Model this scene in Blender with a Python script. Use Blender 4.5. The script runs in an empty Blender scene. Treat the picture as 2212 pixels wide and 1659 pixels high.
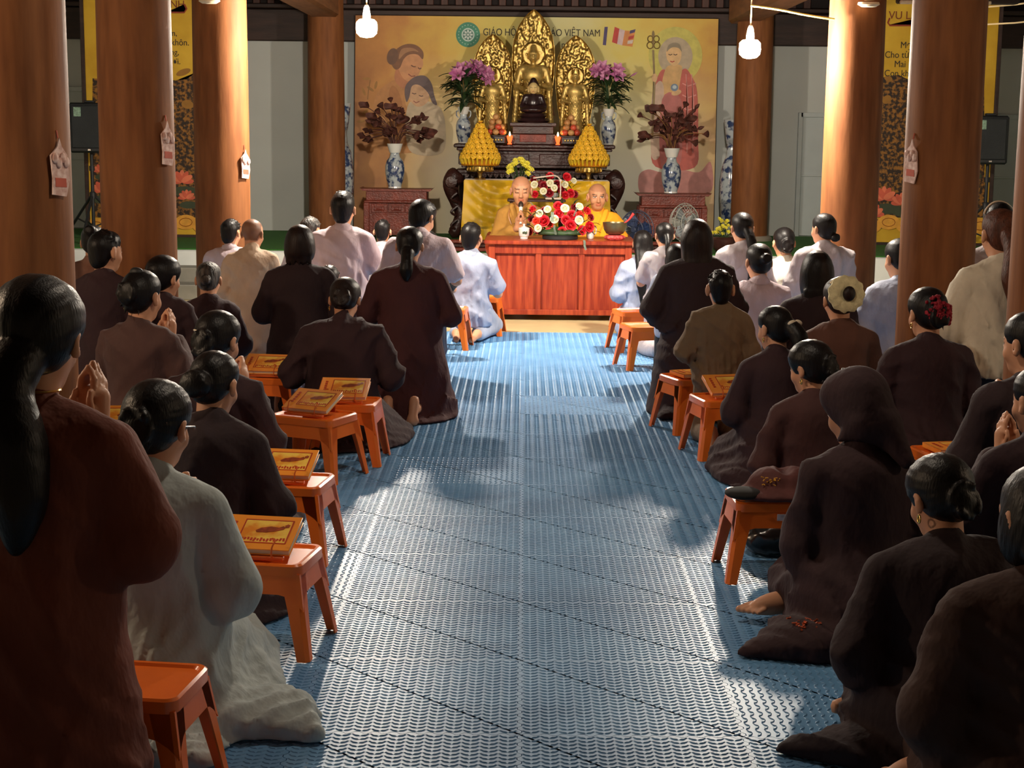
import bpy, bmesh, math, random
import numpy as np
from mathutils import Vector, Matrix, noise as mnoise

C = bpy.context.scene.collection
PI = math.pi
R = math.radians

# ------------------------------------------------------------------ camera
FPX, W, H = 3446.0, 2212.0, 1659.0
CAMZ = 1.60
YAW, PITCH, ROLL = R(0.35), R(9.2), R(0.6)
cam_rot = (Matrix.Rotation(YAW, 3, 'Z') @ Matrix.Rotation(PI/2 - PITCH, 3, 'X') @ Matrix.Rotation(ROLL, 3, 'Z'))
cd = bpy.data.cameras.new('camera')
cd.sensor_width = 36.0
cd.lens = 36.0*FPX/W
cd.clip_end = 200
cam = bpy.data.objects.new('camera', cd)
C.objects.link(cam)
cam.matrix_world = Matrix.Translation((0, 0, CAMZ)) @ cam_rot.to_4x4()
bpy.context.scene.camera = cam
CAMP = Vector((0, 0, CAMZ))

def ray(px, py):
    return cam_rot @ Vector(((px - W/2)/FPX, -(py - H/2)/FPX, -1.0))
def at(px, py, Y):                      # point of the place seen at a pixel, Y metres into the hall
    d = ray(px, py)
    return CAMP + d*(Y/d.y)
def onz(px, py, z):                     # ... at height z
    d = ray(px, py)
    return CAMP + d*((z - CAMZ)/d.z)

# ------------------------------------------------------------------ world, exposure
wd = bpy.data.worlds.new('night')
bpy.context.scene.world = wd
wd.use_nodes = True
wd.node_tree.nodes['Background'].inputs[0].default_value = (1.0, 0.72, 0.5, 1)
wd.node_tree.nodes['Background'].inputs[1].default_value = 0.06
vs = bpy.context.scene.view_settings
vs.view_transform = 'Standard'
vs.look = 'None'
vs.gamma = 1.0
vs.use_curve_mapping = False
vs.exposure = 0.6
BULB_W = 1180.0          # emission strength of the two hanging bulbs
FILL_W = 520.0           # the dim bulb in the side aisle by the columns
FILL2_W = 170.0          # ... in the other aisle
TOP_W = 230.0            # ... over the middle of the congregation

# ------------------------------------------------------------------ materials
MATS = {}
def M(name, col, rough=.6, metal=0., var=.12, ns=6., bump=0., bs=60., st=(1, 1, 1), spec=.5, col2=None,
      emit=0., detail=3., sheen=0., trans=0., lo=.35, hi=.65, coat=0., ridge=0., bd=.02):
    if name in MATS: return MATS[name]
    m = bpy.data.materials.new(name); MATS[name] = m
    m.use_nodes = True
    nt = m.node_tree; N = nt.nodes; L = nt.links
    b = N['Principled BSDF']
    b.inputs['Roughness'].default_value = rough
    b.inputs['Metallic'].default_value = metal
    b.inputs['Specular IOR Level'].default_value = spec
    if coat: b.inputs['Coat Weight'].default_value = coat; b.inputs['Coat Roughness'].default_value = .15
    if sheen: b.inputs['Sheen Weight'].default_value = sheen
    if trans: b.inputs['Transmission Weight'].default_value = trans
    tc = N.new('ShaderNodeTexCoord'); mp = N.new('ShaderNodeMapping')
    mp.inputs['Scale'].default_value = st
    L.new(tc.outputs['Object'], mp.inputs['Vector'])
    nz = N.new('ShaderNodeTexNoise'); nz.inputs['Scale'].default_value = ns; nz.inputs['Detail'].default_value = detail
    L.new(mp.outputs[0], nz.inputs['Vector'])
    rp = N.new('ShaderNodeValToRGB')
    c1 = tuple(max(0, c*(1-var)) for c in col) + (1,)
    c2 = (tuple(col2) if col2 else tuple(min(1, c*(1+var)) for c in col)) + (1,)
    rp.color_ramp.elements[0].position = lo; rp.color_ramp.elements[1].position = hi
    rp.color_ramp.elements[0].color = c1; rp.color_ramp.elements[1].color = c2
    L.new(nz.outputs['Fac'], rp.inputs['Fac'])
    L.new(rp.outputs[0], b.inputs['Base Color'])
    if emit:
        b.inputs['Emission Color'].default_value = tuple(col) + (1,)
        b.inputs['Emission Strength'].default_value = emit
    if bump:
        n2 = N.new('ShaderNodeTexNoise'); n2.inputs['Scale'].default_value = bs; n2.inputs['Detail'].default_value = 2
        L.new(mp.outputs[0], n2.inputs['Vector'])
        bp = N.new('ShaderNodeBump'); bp.inputs['Strength'].default_value = bump; bp.inputs['Distance'].default_value = bd
        if ridge:
            n2.noise_type = 'RIDGED_MULTIFRACTAL'; n2.inputs['Detail'].default_value = 1.2; n2.inputs['Distortion'].default_value = .7
        L.new(n2.outputs['Fac'], bp.inputs['Height'])
        L.new(bp.outputs[0], b.inputs['Normal'])
    return m

def MV(name, rough=.55, spec=.4, bump=0.):        # colour read from the mesh's own colour layer
    if name in MATS: return MATS[name]
    m = bpy.data.materials.new(name); MATS[name] = m
    m.use_nodes = True
    nt = m.node_tree; b = nt.nodes['Principled BSDF']
    b.inputs['Roughness'].default_value = rough
    b.inputs['Specular IOR Level'].default_value = spec
    a = nt.nodes.new('ShaderNodeVertexColor'); a.layer_name = 'Col'
    nt.links.new(a.outputs['Color'], b.inputs['Base Color'])
    return m

def srgb(r, g, b):
    f = lambda c: (c/255/12.92) if c/255 <= .04045 else ((c/255+.055)/1.055)**2.4
    return (f(r), f(g), f(b))

# ------------------------------------------------------------------ objects
def tag(o, label=None, cat=None, group=None, kind=None):
    if label: o['label'] = label
    if cat: o['category'] = cat
    if group: o['group'] = group
    if kind: o['kind'] = kind
    return o
def empty(name, loc=(0, 0, 0), rz=0., parent=None):
    o = bpy.data.objects.new(name, None); C.objects.link(o)
    o.location = loc; o.rotation_euler = (0, 0, rz); o.empty_display_size = .1
    if parent: o.parent = parent
    return o
def thing(name, label, cat, loc=(0, 0, 0), rz=0., group=None):
    return tag(empty(name, loc, rz), label, cat, group)
def link(name, me, mat=None, parent=None, loc=None, rot=None, scale=None):
    o = bpy.data.objects.new(name, me); C.objects.link(o)
    if mat and not me.materials: me.materials.append(mat)
    if parent: o.parent = parent
    if loc is not None: o.location = loc
    if rot is not None: o.rotation_euler = rot
    if scale is not None: o.scale = scale if hasattr(scale, '__len__') else (scale,)*3
    return o
def copy_tree(o, parent=None):
    c = o.copy(); C.objects.link(c)
    if parent: c.parent = parent
    for ch in list(o.children): copy_tree(ch, c)
    return c

class MB:                                # collects shapes of one part, in local metres
    def __init__(s): s.v = []; s.f = []
    def add(s, vs, fs):
        o = len(s.v); s.v += [tuple(v) for v in vs]; s.f += [tuple(i+o for i in f) for f in fs]; return s
    def box(s, c, d, rot=None, taper=1.):
        x, y, z = d[0]/2, d[1]/2, d[2]/2
        vs = [Vector((a*x*(taper if k < 0 else 1), b*y*(taper if k < 0 else 1), k*z)) for k in (-1, 1) for b in (-1, 1) for a in (-1, 1)]
        if rot is not None: vs = [rot @ v for v in vs]
        return s.add([v + Vector(c) for v in vs], [(0, 2, 3, 1), (4, 5, 7, 6), (0, 1, 5, 4), (2, 6, 7, 3), (0, 4, 6, 2), (1, 3, 7, 5)])
    def cbox(s, c, d, ch=.004, rot=None):   # box with chamfered edges
        bm = bmesh.new(); bmesh.ops.create_cube(bm, size=1)
        bmesh.ops.scale(bm, vec=d, verts=bm.verts)
        bmesh.ops.bevel(bm, geom=list(bm.edges), offset=ch, segments=1, affect='EDGES', profile=.5)
        vs = [v.co.copy() for v in bm.verts]; bm.verts.index_update()
        if rot is not None: vs = [rot @ v for v in vs]
        fs = [[v.index for v in f.verts] for f in bm.faces]; bm.free()
        return s.add([v + Vector(c) for v in vs], fs)
    def lathe(s, prof, n=20, c=(0, 0, 0), rot=None, sx=1., sy=1., cap=True):
        vs = []; fs = []
        for r, z in prof:
            for i in range(n):
                a = 2*PI*i/n; vs.append(Vector((r*math.cos(a)*sx, r*math.sin(a)*sy, z)))
        for j in range(len(prof)-1):
            for i in range(n):
                k = (i+1) % n; fs.append((j*n+i, j*n+k, (j+1)*n+k, (j+1)*n+i))
        if cap:
            fs.append(tuple(range(n))[::-1]); m = (len(prof)-1)*n; fs.append(tuple(m+i for i in range(n)))
        if rot is not None: vs = [rot @ v for v in vs]
        return s.add([v + Vector(c) for v in vs], fs)
    def tube(s, pts, r, n=8, flat=1., closed=False):
        pts = [Vector(p) for p in pts]; m = len(pts)
        rs = r if hasattr(r, '__len__') else [r]*m
        vs = []; fs = []; up = None
        for j, p in enumerate(pts):
            if closed: t = pts[(j+1) % m] - pts[j-1]
            else: t = pts[min(j+1, m-1)] - pts[max(j-1, 0)]
            t.normalize()
            if up is None:
                up = Vector((0, 0, 1)) if abs(t.z) < .9 else Vector((0, 1, 0))
            a = t.cross(up)
            if a.length < 1e-5: a = t.cross(Vector((1, 0, 0)))
            a.normalize(); up = a.cross(t).normalized()
            for i in range(n):
                q = 2*PI*i/n
                vs.append(p + a*math.cos(q)*rs[j] + up*math.sin(q)*rs[j]*flat)
        for j in range(m if closed else m-1):
            for i in range(n):
                k = (i+1) % n; j2 = (j+1) % m
                fs.append((j*n+i, j*n+k, j2*n+k, j2*n+i))
        if not closed:
            fs.append(tuple(range(n))[::-1]); fs.append(tuple((m-1)*n+i for i in range(n)))
        return s.add(vs, fs)
    def prism(s, poly, t, rot=None, c=(0, 0, 0)):    # outline in XZ, thickness t along Y
        n = len(poly)
        vs = [Vector((x, -t/2, z)) for x, z in poly] + [Vector((x, t/2, z)) for x, z in poly]
        fs = [tuple(range(n)), tuple(range(2*n-1, n-1, -1))]
        for i in range(n):
            k = (i+1) % n; fs.append((i, n+i, n+k, k))
        if rot is not None: vs = [rot @ v for v in vs]
        return s.add([v + Vector(c) for v in vs], fs)
    def ball(s, c, r, n=10, m=7, rot=None):
        r = r if hasattr(r, '__len__') else (r, r, r)
        vs = []; fs = []
        for j in range(1, m):
            p = PI*j/m
            for i in range(n):
                a = 2*PI*i/n
                vs.append(Vector((math.sin(p)*math.cos(a)*r[0], math.sin(p)*math.sin(a)*r[1], math.cos(p)*r[2])))
        for j in range(m-2):
            for i in range(n):
                k = (i+1) % n; fs.append((j*n+i, (j+1)*n+i, (j+1)*n+k, j*n+k))
        t = len(vs); vs += [Vector((0, 0, r[2])), Vector((0, 0, -r[2]))]
        for i in range(n):
            k = (i+1) % n; fs.append((t, i, k)); fs.append((t+1, (m-2)*n+k, (m-2)*n+i))
        if rot is not None: vs = [rot @ v for v in vs]
        return s.add([v + Vector(c) for v in vs], fs)
    def mesh(s, name, smooth=True):
        me = bpy.data.meshes.new(name); me.from_pydata(s.v, [], s.f)
        bm = bmesh.new(); bm.from_mesh(me)
        bmesh.ops.recalc_face_normals(bm, faces=bm.faces); bm.to_mesh(me); bm.free()
        if smooth:
            me.polygons.foreach_set('use_smooth', [True]*len(me.polygons))
            me.set_sharp_from_angle(angle=R(40))
        me.update(); return me
    def build(s, name, mat, parent=None, loc=None, rot=None, smooth=True, scale=None):
        return link(name, s.mesh(name, smooth), mat, parent, loc, rot, scale)

def RX(a): return Matrix.Rotation(a, 3, 'X')
def RY(a): return Matrix.Rotation(a, 3, 'Y')
def RZ(a): return Matrix.Rotation(a, 3, 'Z')

def catmull(pts, n=6, closed=False):
    pts = [Vector(p) for p in pts]; m = len(pts); out = []
    rng = range(m if closed else m-1)
    for i in rng:
        if closed: p = [pts[(i+k-1) % m] for k in range(4)]
        else: p = [pts[max(0, i-1)], pts[i], pts[i+1], pts[min(m-1, i+2)]]
        for j in range(n):
            t = j/n
            out.append(.5*((2*p[1]) + (p[2]-p[0])*t + (2*p[0]-5*p[1]+4*p[2]-p[3])*t*t + (3*p[1]-p[0]-3*p[2]+p[3])*t**3))
    if not closed: out.append(pts[-1])
    return out

# ------------------------------------------------------------------ palette
m_wood = M('pillar_wood', srgb(124, 76, 45), .62, var=.18, ns=3, st=(6, 6, .8), bump=.04, bs=14, col2=srgb(144, 92, 55), spec=.15, lo=.3, hi=.7)
m_dark = M('dark_timber', srgb(52, 34, 28), .6, var=.3, ns=4, st=(.6, 5, 5), bump=.15, bs=20)
m_beam = M('beam_timber', srgb(140, 92, 58), .6, var=.2, ns=4, st=(5, .6, 5), bump=.15, bs=20)
m_wall = M('grey_plaster', srgb(196, 200, 196), .8, var=.03, ns=2)
m_white = M('white_paint', srgb(214, 220, 218), .7, var=.03)
m_tilefl = M('beige_floor', srgb(205, 186, 140), .45, var=.06, ns=5)
m_green = M('green_carpet', srgb(52, 110, 38), .9, var=.25, ns=120, bump=.5, bs=300)
m_mat = M('blue_foam', srgb(98, 154, 206), .42, var=.10, ns=3, col2=srgb(110, 164, 212), spec=.55)
m_gold = M('gold', (.52, .36, .11), .37, 1., var=.3, ns=30, bump=.1, bs=90)
m_goldf = M('satin_gold', (.62, .43, .13), .40, .6, var=.2, ns=30)
m_goldp = M('gold_paint', (.80, .60, .26), .45, .15, var=.1)
m_black = M('black_plastic', srgb(28, 30, 32), .55, var=.1)
m_cord = M('cream_cord', srgb(220, 196, 150), .6)
m_orange = M('orange_plastic', srgb(246, 120, 40), .28, var=.06, spec=.5)
m_redwood = M('red_lacquer_wood', srgb(152, 50, 30), .38, var=.25, ns=5, st=(8, 8, .7), col2=srgb(172, 72, 40), bump=.04, bs=30)
m_carve = M('carved_red_wood', srgb(120, 50, 36), .45, var=.25, ns=10, bump=.3, bs=60)
m_ebony = M('altar_wood', srgb(62, 34, 30), .38, var=.3, ns=8, bump=.25, bs=50)
m_porc = M('blue_white_porcelain', srgb(50, 70, 112), .15, var=.1, ns=17, col2=srgb(186, 196, 200), lo=.42, hi=.54, detail=6, coat=.5)
m_porcw = M('white_porcelain', srgb(226, 226, 220), .15, var=.03, coat=.5)
m_yellow = M('yellow_satin', srgb(226, 178, 24), .45, var=.1, sheen=.3)
m_leaf = M('leaf_green', srgb(44, 66, 34), .5, var=.3, ns=20)

# ------------------------------------------------------------------ structure
FLZ = -0.014
fl = MB().box((0, 6.5, FLZ-.1), (13, 23, .2)).build('floor', m_tilefl); fl['kind'] = 'structure'
o = MB().box((0, 18.03, 1.5), (13, .2, 4.4)).build('wall_back', m_wall); o['kind'] = 'structure'
for sx, nm in ((-1, 'wall_left'), (1, 'wall_right')):
    o = MB().box((sx*6.4, 6.5, 1.6), (.2, 23, 4.2)).build(nm, m_wall); o['kind'] = 'structure'
cl = MB().box((0, 6.5, 3.75), (13, 23, .1)).build('ceiling', m_dark); cl['kind'] = 'structure'
# raised platform along the back wall
PZ = .40
pl = MB().cbox((0, 16.55, (PZ+FLZ)/2), (12.6, 2.78, PZ-FLZ), .012).build('trim_1', m_white); pl['kind'] = 'structure'
tag(pl, 'white painted front of the raised altar platform')
gc = MB().box((0, 16.56, PZ+.006), (12.4, 2.72, .012)).build('trim_2', m_green); gc['kind'] = 'structure'
tag(gc, 'green carpet laid over the altar platform')
# two grey steps up to the platform
for i in range(2):
    o = MB().cbox((-4.0, 15.03 - .3*i, FLZ+(.27-.13*i)/2), (2.2, .3, .27-.13*i), .01).build('trim_3' if i == 0 else 'trim_4', M('grey_step', srgb(130, 128, 118), .7)); o['kind'] = 'structure'
# dark lintel and slat frieze over the back wall
lint = thing('wall_lintel', 'dark timber lintel running over the back wall with upright slats', 'lintel', (0, 17.86, 0))
MB().cbox((0, 0, 2.66), (12.6, .14, .34), .01).build('lower_beam', m_dark, lint)
MB().cbox((0, -.03, 2.86), (12.6, .2, .05), .01).build('rail', m_dark, lint)
MB().box((0, .05, 3.2), (12.6, .04, .7)).build('back_board', M('black_board', srgb(34, 22, 20), .8), lint)
me = MB().cbox((0, 0, 0), (.078, .05, .62), .006).mesh('slat')
m_slat = M('slat_wood', srgb(86, 52, 42), .6, var=.25, ns=4, st=(5, 5, 1))
for i in range(40):
    link('slat', me, m_slat, lint, (-3.1 + i*.158, -.01, 3.18))
# wall panels (doors) on the back wall, thin proud frames
m_panel = M('door_paint', srgb(186, 194, 194), .6, var=.03)
def wall_door(n, x0, x1, z0, z1, frame=.05):
    o = empty('door_%d' % n, ((x0+x1)/2, 17.92, 0)); o['kind'] = 'structure'
    w = x1-x0
    MB().cbox((0, 0, (z0+z1)/2), (w, .03, z1-z0), .004).build('door_leaf', m_panel, o)
    mb = MB()
    for sx in (-1, 1): mb.cbox((sx*w/2, -.02, (z0+z1)/2), (frame, .05, z1-z0+frame), .004)
    mb.cbox((0, -.02, z1), (w, .05, frame), .004)
    mb.build('door_frame', m_panel, o)
    MB().cbox((0, -.02, z0+(z1-z0)*.5), (w*.98, .025, .02), .003).build('door_rail', m_panel, o)
wall_door(1, -5.9, -4.55, PZ+.02, 1.95)
wall_door(2, 3.05, 3.75, PZ+.02, 1.75)
wall_door(3, 4.7, 5.6, PZ+.02, 1.75)

# ------------------------------------------------------------------ columns and beams
COLS = [('L', 6.45, -2.02), ('L', 8.48, -2.04), ('L', 11.5, -2.16), ('L', 17.2, -2.11),
        ('R', 6.62, 2.22), ('R', 8.5, 2.20), ('R', 11.2, 2.27), ('R', 17.2, 2.42)]
COLLAB = {('L', 0): 'thick round timber column beside the rust robed woman, with torn pink paper ornament',
          ('L', 1): 'thick round timber column behind the man in a dark robe, hung with pink paper ornament',
          ('L', 2): 'brightly lit round timber column behind the shaven man in a beige tunic',
          ('L', 3): 'thin looking brown timber column at the wall beside the painted mother and child',
          ('R', 0): 'round timber column hiding part of the woman in the cream sweater',
          ('R', 1): 'thick round timber column behind the woman with red flowers in her hair',
          ('R', 2): 'brightly lit round timber column behind the girl in the puff sleeved blouse',
          ('R', 3): 'brown timber column at the wall beside the painted staff bearing monk'}
m_plinth = M('stone_plinth', srgb(150, 140, 125), .7)
idx = {'L': 0, 'R': 0}
for sd, y, x in COLS:
    t = thing('column', COLLAB[(sd, idx[sd])], 'column', (x, y, 0), group='timber columns of the hall'); idx[sd] += 1
    z0 = PZ+.012 if y > 15 else FLZ
    n = 40; prof = []
    for j in range(15):
        u = j/14; z = z0 + .05 + u*(3.0-z0-.05)
        prof.append((.19*(1.03 - .05*u + .02*math.sin(PI*u)), z))
    MB().lathe(prof, n).build('shaft', m_wood, t)
    MB().lathe([(.25, z0), (.25, z0+.025), (.225, z0+.052)], 28).build('plinth', m_plinth, t)
for x, lab in ((-2.11, 'long timber tie beam resting on the columns beside the rust robed woman'), (2.32, 'long timber tie beam over the columns beside the red flowered hair')):
    o = MB().cbox((0, 0, 0), (.30, 14.2, .34), .03).build('roof_beam', m_beam, None, (x, 10.4, 2.87))
    tag(o, lab, 'beam', 'long roof beams')
for i, y in enumerate((8.5, 11.3)):
    o = MB().cbox((0, 0, 0), (12.4, .22, .3), .02).build('roof_beam', m_dark, None, (0, y, 3.2))
    tag(o, ['dark cross beam over the nearer pair of columns', 'dark cross beam above the hanging bulbs'][i], 'beam', 'cross beams')
# short tie beams leaving the lit columns outwards, with carved cream brackets
m_cream = M('cream_carving', srgb(232, 214, 180), .55, var=.12, ns=14)
for sx, (x, y), lab in ((-1, (-2.16, 11.5), 'carved cream bracket with petals on the lit column by the beige tunic'),
                        (1, (2.27, 11.2), 'carved cream lotus bracket on the lit column by the puff sleeved blouse')):
    t = thing('carved_bracket', lab, 'bracket', (x+sx*.02, y-.232, 2.468), group='carved brackets')
    MB().cbox((sx*.66, .245, .045), (.82, .12, .12), .01).build('tie_beam', m_dark, t)
    MB().cbox((sx*.56, .17, -.012), (.62, .03, .025), .006).build('edge_moulding', m_cream, t)
    for i in range(9):
        a = -1.2 + i*.3
        mb = MB(); pts = [Vector((sx*.0+math.sin(a)*r*.075, -.03-.02*math.sin(r*2.6), -.045+math.cos(a)*r*.055+.03)) for r in (0, .35, .7, 1.0)]
        mb.tube(pts, [.012, .024, .020, .004], 8, .5)
        mb.build('petal', m_cream, t)
    MB().lathe([(.05, -.06), (.075, -.045), (.07, -.03)], 14, (0, -.02, 0), sy=.6).build('base', m_cream, t)

# ------------------------------------------------------------------ foam mats
TS = .60
def tile_mesh(name, turn):
    g = lambda t: .006*(1 if (math.floor((t+9)/.024) % 2) else -1)
    n = 50; e = .0012
    pts = []
    for i in range(n): t = -TS/2+e + (TS-2*e)*i/(n-1); pts.append((t, -TS/2+e+g(t)))
    for i in range(n): t = -TS/2+e + (TS-2*e)*i/(n-1); pts.append((TS/2-e+g(t), t))
    for i in range(n): t = TS/2-e - (TS-2*e)*i/(n-1); pts.append((t, TS/2-e+g(t)))
    for i in range(n): t = TS/2-e - (TS-2*e)*i/(n-1); pts.append((-TS/2+e+g(t), t))
    q = []
    for p in pts:
        if not q or (abs(p[0]-q[-1][0]) + abs(p[1]-q[-1][1])) > 1e-4: q.append(p)
    pts = q
    zt = -.0024; m = len(pts)
    vs = [(x, y, FLZ) for x, y in pts] + [(x, y, zt) for x, y in pts]
    fs = [tuple(range(m, 2*m))] + [(i, (i+1) % m, m+(i+1) % m, m+i) for i in range(m)]
    mb = MB().add(vs, fs)
    k = 24; p = (TS-.012)/k
    for i in range(k):
        for j in range(k):
            cx = -TS/2+.006+(i+.5)*p; cy = -TS/2+.006+(j+.5)*p
            a = (R(32) if i % 2 else R(-32)) + (PI/2 if turn else 0)
            if turn: a = (R(32) if j % 2 else R(-32)) + PI/2
            L_, w_ = .0148, .0055; ca, sa = math.cos(a), math.sin(a)
            P = lambda u, v, z: (cx+u*ca-v*sa, cy+u*sa+v*ca, z)
            vv = [P(-L_, 0, zt), P(0, -w_, zt), P(L_, 0, zt), P(0, w_, zt), P(-L_*.6, 0, 0), P(L_*.6, 0, 0), P(0, -w_*.45, 0), P(0, w_*.45, 0)]
            mb.add(vv, [(0, 1, 6, 4), (1, 2, 5, 6), (2, 3, 7, 5), (3, 0, 4, 7), (4, 6, 5, 7)])
    me = bpy.data.meshes.new(name); me.from_pydata(mb.v, [], mb.f); me.update()
    return me
tA, tB = tile_mesh('mat_tile', False), tile_mesh('mat_tile', True)
fm = thing('foam_mat_flooring', 'blue interlocking foam mats with ribbed diamond pattern covering the hall floor', 'foam mat')
random.seed(5)
X0 = 0.005
for j in range(17):
    yc = 2.55 + j*TS
    for i in range(-6, 7):
        if abs(i+.5) > 6.5: continue
        me = tB if (i*7 + j*5) % 11 == 0 else tA
        o = link('mat_tile', me, m_mat, fm, (X0 + (i+.5)*TS, yc, 0))

# ------------------------------------------------------------------ hanging bulbs
m_glow = bpy.data.materials.new('lit_bulb'); m_glow.use_nodes = True
b = m_glow.node_tree.nodes['Principled BSDF']
b.inputs['Base Color'].default_value = (1, 1, 1, 1)
b.inputs['Emission Color'].default_value = (1.0, .89, .74, 1); b.inputs['Emission Strength'].default_value = BULB_W
m_glow2 = m_glow.copy(); m_glow2.name = 'lit_bulb_dim'
b = m_glow2.node_tree.nodes['Principled BSDF']
b.inputs['Emission Color'].default_value = (1.0, .72, .48, 1); b.inputs['Emission Strength'].default_value = FILL_W
m_glow3 = m_glow2.copy(); m_glow3.name = 'lit_bulb_faint'; m_glow3.node_tree.nodes['Principled BSDF'].inputs['Emission Strength'].default_value = FILL2_W
m_glow4 = m_glow2.copy(); m_glow4.name = 'lit_bulb_middle'; m_glow4.node_tree.nodes['Principled BSDF'].inputs['Emission Strength'].default_value = TOP_W; m_glow4.node_tree.nodes['Principled BSDF'].inputs['Emission Color'].default_value = (1, .84, .66, 1)
m_sock = M('white_socket', srgb(230, 226, 216), .5)
def bulb(p, lab, gm, r=.075):
    t = thing('hanging_bulb', lab, 'light bulb', p, group='bare bulbs on cords')
    MB().lathe([(.004, -.075), (r*.6, -.068), (r*.92, -.045), (r, -.01), (r*.95, .03), (r*.7, .05), (.02, .055)], 16).build('globe', gm, t)
    MB().lathe([(.026, .055), (.028, .075), (.020, .13), (.012, .15)], 14).build('socket', m_sock, t)
    MB().tube([(0, 0, .15), (.004, 0, .5), (0, 0, 3.70-p[2])], .005, 6).build('cord', m_cord, t)
    return t
B1 = at(792, 58, 11.4); B2 = at(1620, 103, 11.2)
bulb(B1, 'bare lit bulb hanging in front of the painted mother and child', m_glow)
bulb(B2, 'bare lit bulb with knotted cord beside the yellow cable', m_glow)
bulb(Vector((-4.3, 5.0, 2.45)), 'dim warm bulb hanging in the side aisle by the loose black hair', m_glow2)
bulb(Vector((4.6, 4.6, 2.45)), 'dim warm bulb hanging in the side aisle by the cream sweater', m_glow3)
bulb(Vector((.1, 5.4, 3.0)), 'dim bulb hanging over the middle of the congregation', m_glow4)
tag(MB().tube(catmull([at(1622, 12, 11.2), at(1680, 20, 11.15), at(1740, 32, 11.1), at(1803, 42, 11.05)], 5), .008, 8).build('electric_cable', M('yellow_cable', srgb(236, 206, 96), .5)), 'yellow electric cable running from the bulb to the lit column', 'cable')
for a, lab in (((2133, 15, 2260, 0), 'pale cable crossing the dark wall above the loudspeaker'), ((2125, 53, 2260, 42), 'thin tan cable strung below the pale one')):
    tag(MB().tube([at(a[0], a[1], 13.2), at((a[0]+a[2])/2, (a[1]+a[3])/2+2, 13.2), at(a[2], a[3], 13.2)], .007, 6).build('electric_cable', m_cord), lab, 'cable')

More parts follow.
